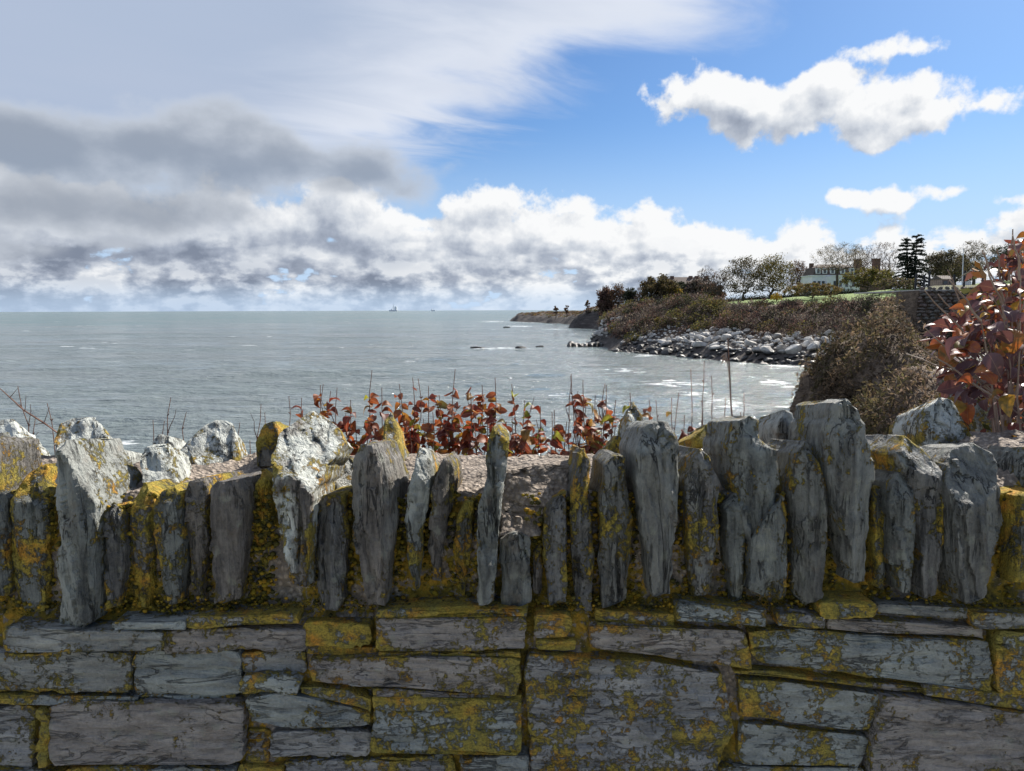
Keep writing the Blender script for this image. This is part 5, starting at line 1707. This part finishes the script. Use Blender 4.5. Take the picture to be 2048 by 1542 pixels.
for px in (1700, 1726, 1762):
    w_ = hbox('window', BX(px) - .7, BX(px) + .7, Yb - 4.1, Yb - 4.0, BZ(562), BZ(551), M['white'], bh)
    hbox('pane', BX(px) - .5, BX(px) + .5, Yb - 4.16, Yb - 4.1, BZ(561), BZ(552), M['glass'], w_)
# far mansion roof showing over the trees
Ym = 420.0
gx_, gy_, gz_ = at_ground(1370, Ym)
mh = thing('mansion', 'large dark mansion with many short chimneys along its roof beyond the trees', 'house', (gx_, gy_, gz_ - 1))
MX = lambda px: float(unp(px, 600, Ym)[0]); MZ = lambda py: float(unp(1370, py, Ym)[2])
hbox('wall', MX(1320), MX(1425), Ym - 6, Ym + 8, gz_ - 1, MZ(568), M['brick'], mh)
b_ = MB()
b_.add([(MX(1318), Ym - 6.4, MZ(568)), (MX(1427), Ym - 6.4, MZ(568)), (MX(1427), Ym + 8.4, MZ(568)), (MX(1318), Ym + 8.4, MZ(568)), (MX(1345), Ym + 1, MZ(554)), (MX(1400), Ym + 1, MZ(554))], [(0, 1, 5, 4), (2, 3, 4, 5), (1, 2, 5), (3, 0, 4)])
b_.build('roof', M['roof'], mh)
for px in (1328, 1343, 1380, 1392, 1412):
    hbox('chimney', MX(px) - 1.0, MX(px) + 1.0, Ym - 1, Ym + 1, MZ(566), MZ(552), M['brick'], mh)
# clipped hedge along the lawn
rng = np.random.default_rng(90)
mb = MB()
for t in np.linspace(0, 1, 2600):
    px = 1385 + t * 360
    Yq = 268 - t * 8
    p = unp(px, 600, Yq)
    z = float(height(np.array([p[0]]), np.array([Yq]))[0]) + .75
    n = 3
    cen = np.array([p[0], Yq, z]) + rng.normal(size=(n, 3)) * np.array([.2, .5, .65])
    mb.quads(cen, rng.uniform(.24, .4, n), rng, pal_cols(rng, n, DARKG))
tag(mb.build('hedge', M['foliage']), 'long low dark hedge between the lawn and the white house', 'hedge')

# ------------------------------------------------------------------ retaining wall with railing on the bluff
Yr = 45.0
rw = thing('retaining_wall', 'high dry-stone retaining wall carrying the railing beside the bluff', 'wall', tuple(unp(1895, 680, Yr)))
RX = lambda px: float(unp(px, 600, Yr)[0]); RZ = lambda py: float(unp(1900, py, Yr)[2])
rz0, rz1 = RZ(690), RZ(579)
b_ = MB()
xa, xb = RX(1834), RX(2120)
b_.add([(xa - .05, Yr + .12, rz0 - 1.2), (xb, Yr + .12, rz0 - 1.2), (xb, Yr + 3, rz0 - 1.2), (xa - .05, Yr + 3, rz0 - 1.2), (xa + .28, Yr + .38, rz1 - .05), (xb, Yr + .38, rz1 - .05), (xb, Yr + 3, rz1 - .05), (xa + .28, Yr + 3, rz1 - .05)],
       [(0, 1, 5, 4), (1, 2, 6, 5), (2, 3, 7, 6), (3, 0, 4, 7), (4, 5, 6, 7), (0, 3, 2, 1)])
b_.build('core', M['earth'], rw)
SM = []
for i in range(6):
    me = boulder_mesh(800 + i, .9)
    me.materials.clear(); me.materials.append(simple_mat('retaining_stone_%s' % 'abcdef'[i], [(0.3, (0.05, 0.047, 0.042, 1)), (0.55, (0.15 + .02 * (i % 3), 0.14, 0.12, 1)), (0.72, (0.26, 0.215, 0.14, 1))], 3.5, .9, .5))
    SM.append(me)
rng = np.random.default_rng(95)
zz = rz0
cnt = 0
rest = MB()
while zz < rz1 - .02:
    hh_ = rng.uniform(.15, .25)
    tz = (zz - rz0) / (rz1 - rz0)
    xx = xa - .02 + .30 * tz
    while xx < xb:
        ww = rng.uniform(.28, .62)
        me = SM[rng.integers(6)]
        pos = np.array([xx + ww / 2, Yr + .08 + .26 * tz, zz + hh_ / 2])
        if xx < RX(2010) and cnt < 298:
            o = bpy.data.objects.new('wall_stone', me); COL.objects.link(o); o.parent = rw
            o.location = Vector(pos) - Vector(rw.location)
            o.scale = (ww * .45, .17, hh_ * .66)
            o.rotation_euler = (0, rng.uniform(-.06, .06), rng.choice([0, math.pi]))
            cnt += 1
        elif xx > RX(2010):
            V = np.array([v.co[:] for v in me.vertices])
            rest.add(V * np.array([ww * .45, .17, hh_ * .66]) + pos, [tuple(p.vertices) for p in me.polygons])
        xx += ww + .02
    zz += hh_ + .012
tag(rest.build('wall_stone', SM[0].materials[0], rw), None, kind='stuff')
b_ = MB(); b_.box((xa + .3, Yr + .3, rz1 - .06), (xb, Yr + 9, rz1 + .02)); tag(b_.build('upper_path', M['path']), None, kind='structure')
fence = thing('railing', 'black metal railing with thin mesh along the top of the retaining wall', 'fence', (xa + .4, Yr + .6, rz1))
for (px, tp) in [(1840, 546), (1857, 548), (1867, 541), (1917, 548), (1938, 540), (1975, 545), (2010, 543), (2050, 543)]:
    X = RX(px)
    b_ = MB(); b_.box((X - .045, Yr + .55, rz1), (X + .045, Yr + .64, RZ(tp))); b_.build('post', M['metal'], fence)
b_ = MB()
zt = RZ(549)
for z in np.arange(rz1 + .1, zt, .12):
    b_.box((RX(1840), Yr + .585, z), (RX(2060), Yr + .592, z + .007))
for xq in np.arange(RX(1840), RX(2060), .12):
    b_.box((xq, Yr + .594, rz1 + .1), (xq + .007, Yr + .60, zt))
b_.build('mesh_panel', M['metal'], fence)
# things beyond the railing
Yp = 110.0
p = unp(1925, 565, Yp)
pole = thing('flagpole', 'tall white flagpole beyond the railing', 'pole', (float(p[0]), Yp, float(p[2]) - 1.5))
b_ = MB(); b_.tube([(p[0], Yp, p[2] - 1.5), unp(1927, 497, Yp)], [.10, .05], 8); b_.build('shaft', M['white'], pole)
b_ = MB(); b_.box((p[0] - .25, Yp - .25, p[2] - 1.6), (p[0] + .25, Yp + .25, p[2] - 1.2)); b_.build('foot', M['white'], pole)
Ys = 80.0
p = unp(1936, 574, Ys)
sg = thing('notice_board', 'small white notice board beyond the railing', 'sign', (float(p[0]), Ys, float(p[2]) - .6))
b_ = MB(); b_.box((p[0] - .32, Ys - .02, p[2] - .1), (p[0] + .32, Ys + .02, p[2] + .62)); b_.build('panel', M['white'], sg)
for s_ in (-.26, .26):
    b_ = MB(); b_.box((p[0] + s_ - .03, Ys + .021, p[2] - .9), (p[0] + s_ + .03, Ys + .07, p[2] + .5)); b_.build('post', M['metal'], sg)
Yk = 170.0
kx = unp(1884, 575, Yk)
sh = thing('pink_cottage', 'small faded pink cottage with brown roof beyond the railing', 'house', (float(kx[0]), Yk, float(kx[2]) - 2))
KX = lambda px: float(unp(px, 600, Yk)[0]); KZ = lambda py: float(unp(1884, py, Yk)[2])
hbox('wall', KX(1872), KX(1896), Yk - 2, Yk + 3, KZ(575) - 2, KZ(559), M['pink'], sh)
b_ = MB(); b_.add([(KX(1871), Yk - 2.3, KZ(559)), (KX(1897), Yk - 2.3, KZ(559)), (KX(1897), Yk + 3.3, KZ(559)), (KX(1871), Yk + 3.3, KZ(559)), (KX(1873), Yk + .5, KZ(551)), (KX(1895), Yk + .5, KZ(551))], [(0, 1, 5, 4), (2, 3, 4, 5), (1, 2, 5), (3, 0, 4)])
b_.build('roof', M['roof'], sh)
for px in (1878, 1890):
    w_ = hbox('window', KX(px) - .5, KX(px) + .5, Yk - 2.06, Yk - 2.0, KZ(569), KZ(562), M['roof'], sh)
    hbox('pane', KX(px) - .4, KX(px) + .4, Yk - 2.1, Yk - 2.06, KZ(568), KZ(563), M['glass'], w_)
# ground rising behind the railing to carry those things
tag(grid_obj('upper_ground', np.arange(27, 140, 3.0), np.arange(47.5, 190, 4.0), M['terrain'], lambda X, Y: np.interp(Y, [47, 80, 110, 170, 190], [rz1 - .25, KZ(575) * 0 + 14.6, 15.4, 17.2, 17.4]) + np.minimum(0, (X - (26 + (Y - 47) * .62)) * 1.2),
             lambda X, Y: X * 0 + .3), None, kind='structure')

# brush on the bluff: dead vines, twigs and small leaves
rng = np.random.default_rng(120)
mb = MB()
N = 130000
X = rng.uniform(9, 36, N); Y = rng.uniform(17, 54, N)
X[:26000] = 5.7 + .262 * Y[:26000] + np.clip(Y[:26000] - 41, 0, 99) * .45 + rng.uniform(-1.2, 2.2, 26000)
Zb = bluff_h(X, Y)
s = X - (5.7 + .262 * Y + np.clip(Y - 41, 0, 99) * .45)
dens = fbm(np.stack([X * .6, Y * .6, X * 0], -1), 3, 91)
keep = (dens + rng.random(N) * .5 > -.12) & (s > np.where(rng.random(N) < .3, -.9, .1 + rng.random(N) * 1.2)) & (s < 15) & (Zb > 1.5 + 5 * rng.random(N)) & ((Y < 44.6) | (X < 24.6))
X, Y, Zb = X[keep], Y[keep], Zb[keep]
dens = fbm(np.stack([X * .6, Y * .6, X * 0], -1), 3, 91)
puff = np.clip(dens * 2.6 + .25, 0, 1) ** .7 * 1.5
n = len(X)
s = X - (5.7 + .262 * Y + np.clip(Y - 41, 0, 99) * .45)
puff = puff * np.clip((6.6 - s) / 1.5, .12, 1)
cen = np.stack([X, Y, Zb + rng.random(n) * (.12 + puff)], -1)
tone = vnoise(np.stack([X * .55, Y * .35, X * 0 + 2], -1), 8)
pa = np.array([(0.075, 0.055, 0.038), (0.15, 0.11, 0.068), (0.08, 0.072, 0.034), (0.125, 0.10, 0.052), (0.18, 0.13, 0.09)])
pi = np.clip((tone * 7 - 1 + rng.normal(size=n) * .9), 0, 4.99).astype(int)
mb.quads(cen, rng.uniform(.05, .15, n), rng, np.clip(np.array([1.35, 1.32, 1.3]) * pa[pi] * (1 + rng.normal(size=(n, 1)) * .3), .005, 1), 1.3)
for k in range(6500):
    j = rng.integers(n)
    p = cen[j]
    q = rng.normal(size=3); q[2] = abs(q[2]) * .9 + .1; q /= np.linalg.norm(q)
    L = rng.uniform(.25, .9)
    e = p + q * L
    mb.tube([p, (p + e) / 2 + np.array([0, 0, .08 * L]), e + np.array([0, 0, -.15 * L])], [.010, .008, .005], 3, np.array((0.17, 0.13, 0.10)) * rng.uniform(.5, 1.2))
tag(mb.build('brush', M['near_foliage']), 'brown and green tangle of dry vines covering the near bluff', 'brush', kind='stuff')

# ------------------------------------------------------------------ work vessel on the horizon
Yv = 9000.0
VX = lambda px: float(unp(px, 618, Yv)[0])
VS = Yv / F
x0 = VX(779); x1 = VX(794)
ship = thing('work_vessel', 'haze-paled grey work vessel with a tall mast far out on the horizon', 'ship', (VX(786), Yv, 0))
b_ = MB(); b_.add([(x0, Yv - 12, -3), (x1, Yv - 12, -3), (x1, Yv + 12, -3), (x0, Yv + 12, -3), (x0 - 8, Yv - 14, 16), (x1 + 10, Yv - 14, 18), (x1 + 10, Yv + 14, 18), (x0 - 8, Yv + 14, 16)],
                  [(0, 1, 5, 4), (1, 2, 6, 5), (2, 3, 7, 6), (3, 0, 4, 7), (4, 5, 6, 7), (0, 3, 2, 1)]); b_.build('hull', M['ship'], ship)
b_ = MB(); b_.box((VX(789), Yv - 10, 17), (VX(794), Yv + 10, 52)); b_.box((VX(789.5), Yv - 8, 52), (VX(793), Yv + 8, 62)); b_.build('superstructure', M['ship'], ship)
b_ = MB(); b_.tube([(VX(787), Yv, 16), (VX(787), Yv, 95)], [5, 2.5], 6); b_.tube([(VX(784.5), Yv, 16), (VX(787), Yv, 70)], [2.2, 1.6], 5); b_.build('mast', M['ship'], ship)
b_ = MB(); b_.box((VX(782), Yv - 6, 16), (VX(785), Yv + 6, 30)); b_.build('deck_crane', M['ship'], ship)
x0 = VX(862)
ship = thing('cargo_ship', 'tiny low cargo ship hull down on the horizon', 'ship', (VX(866), Yv, 0))
b_ = MB(); b_.box((x0, Yv, -3), (VX(871), Yv + 20, 14)); b_.build('hull', M['ship'], ship)
b_ = MB(); b_.box((VX(863), Yv + 1, 14), (VX(865), Yv + 19, 28)); b_.build('superstructure', M['ship'], ship)
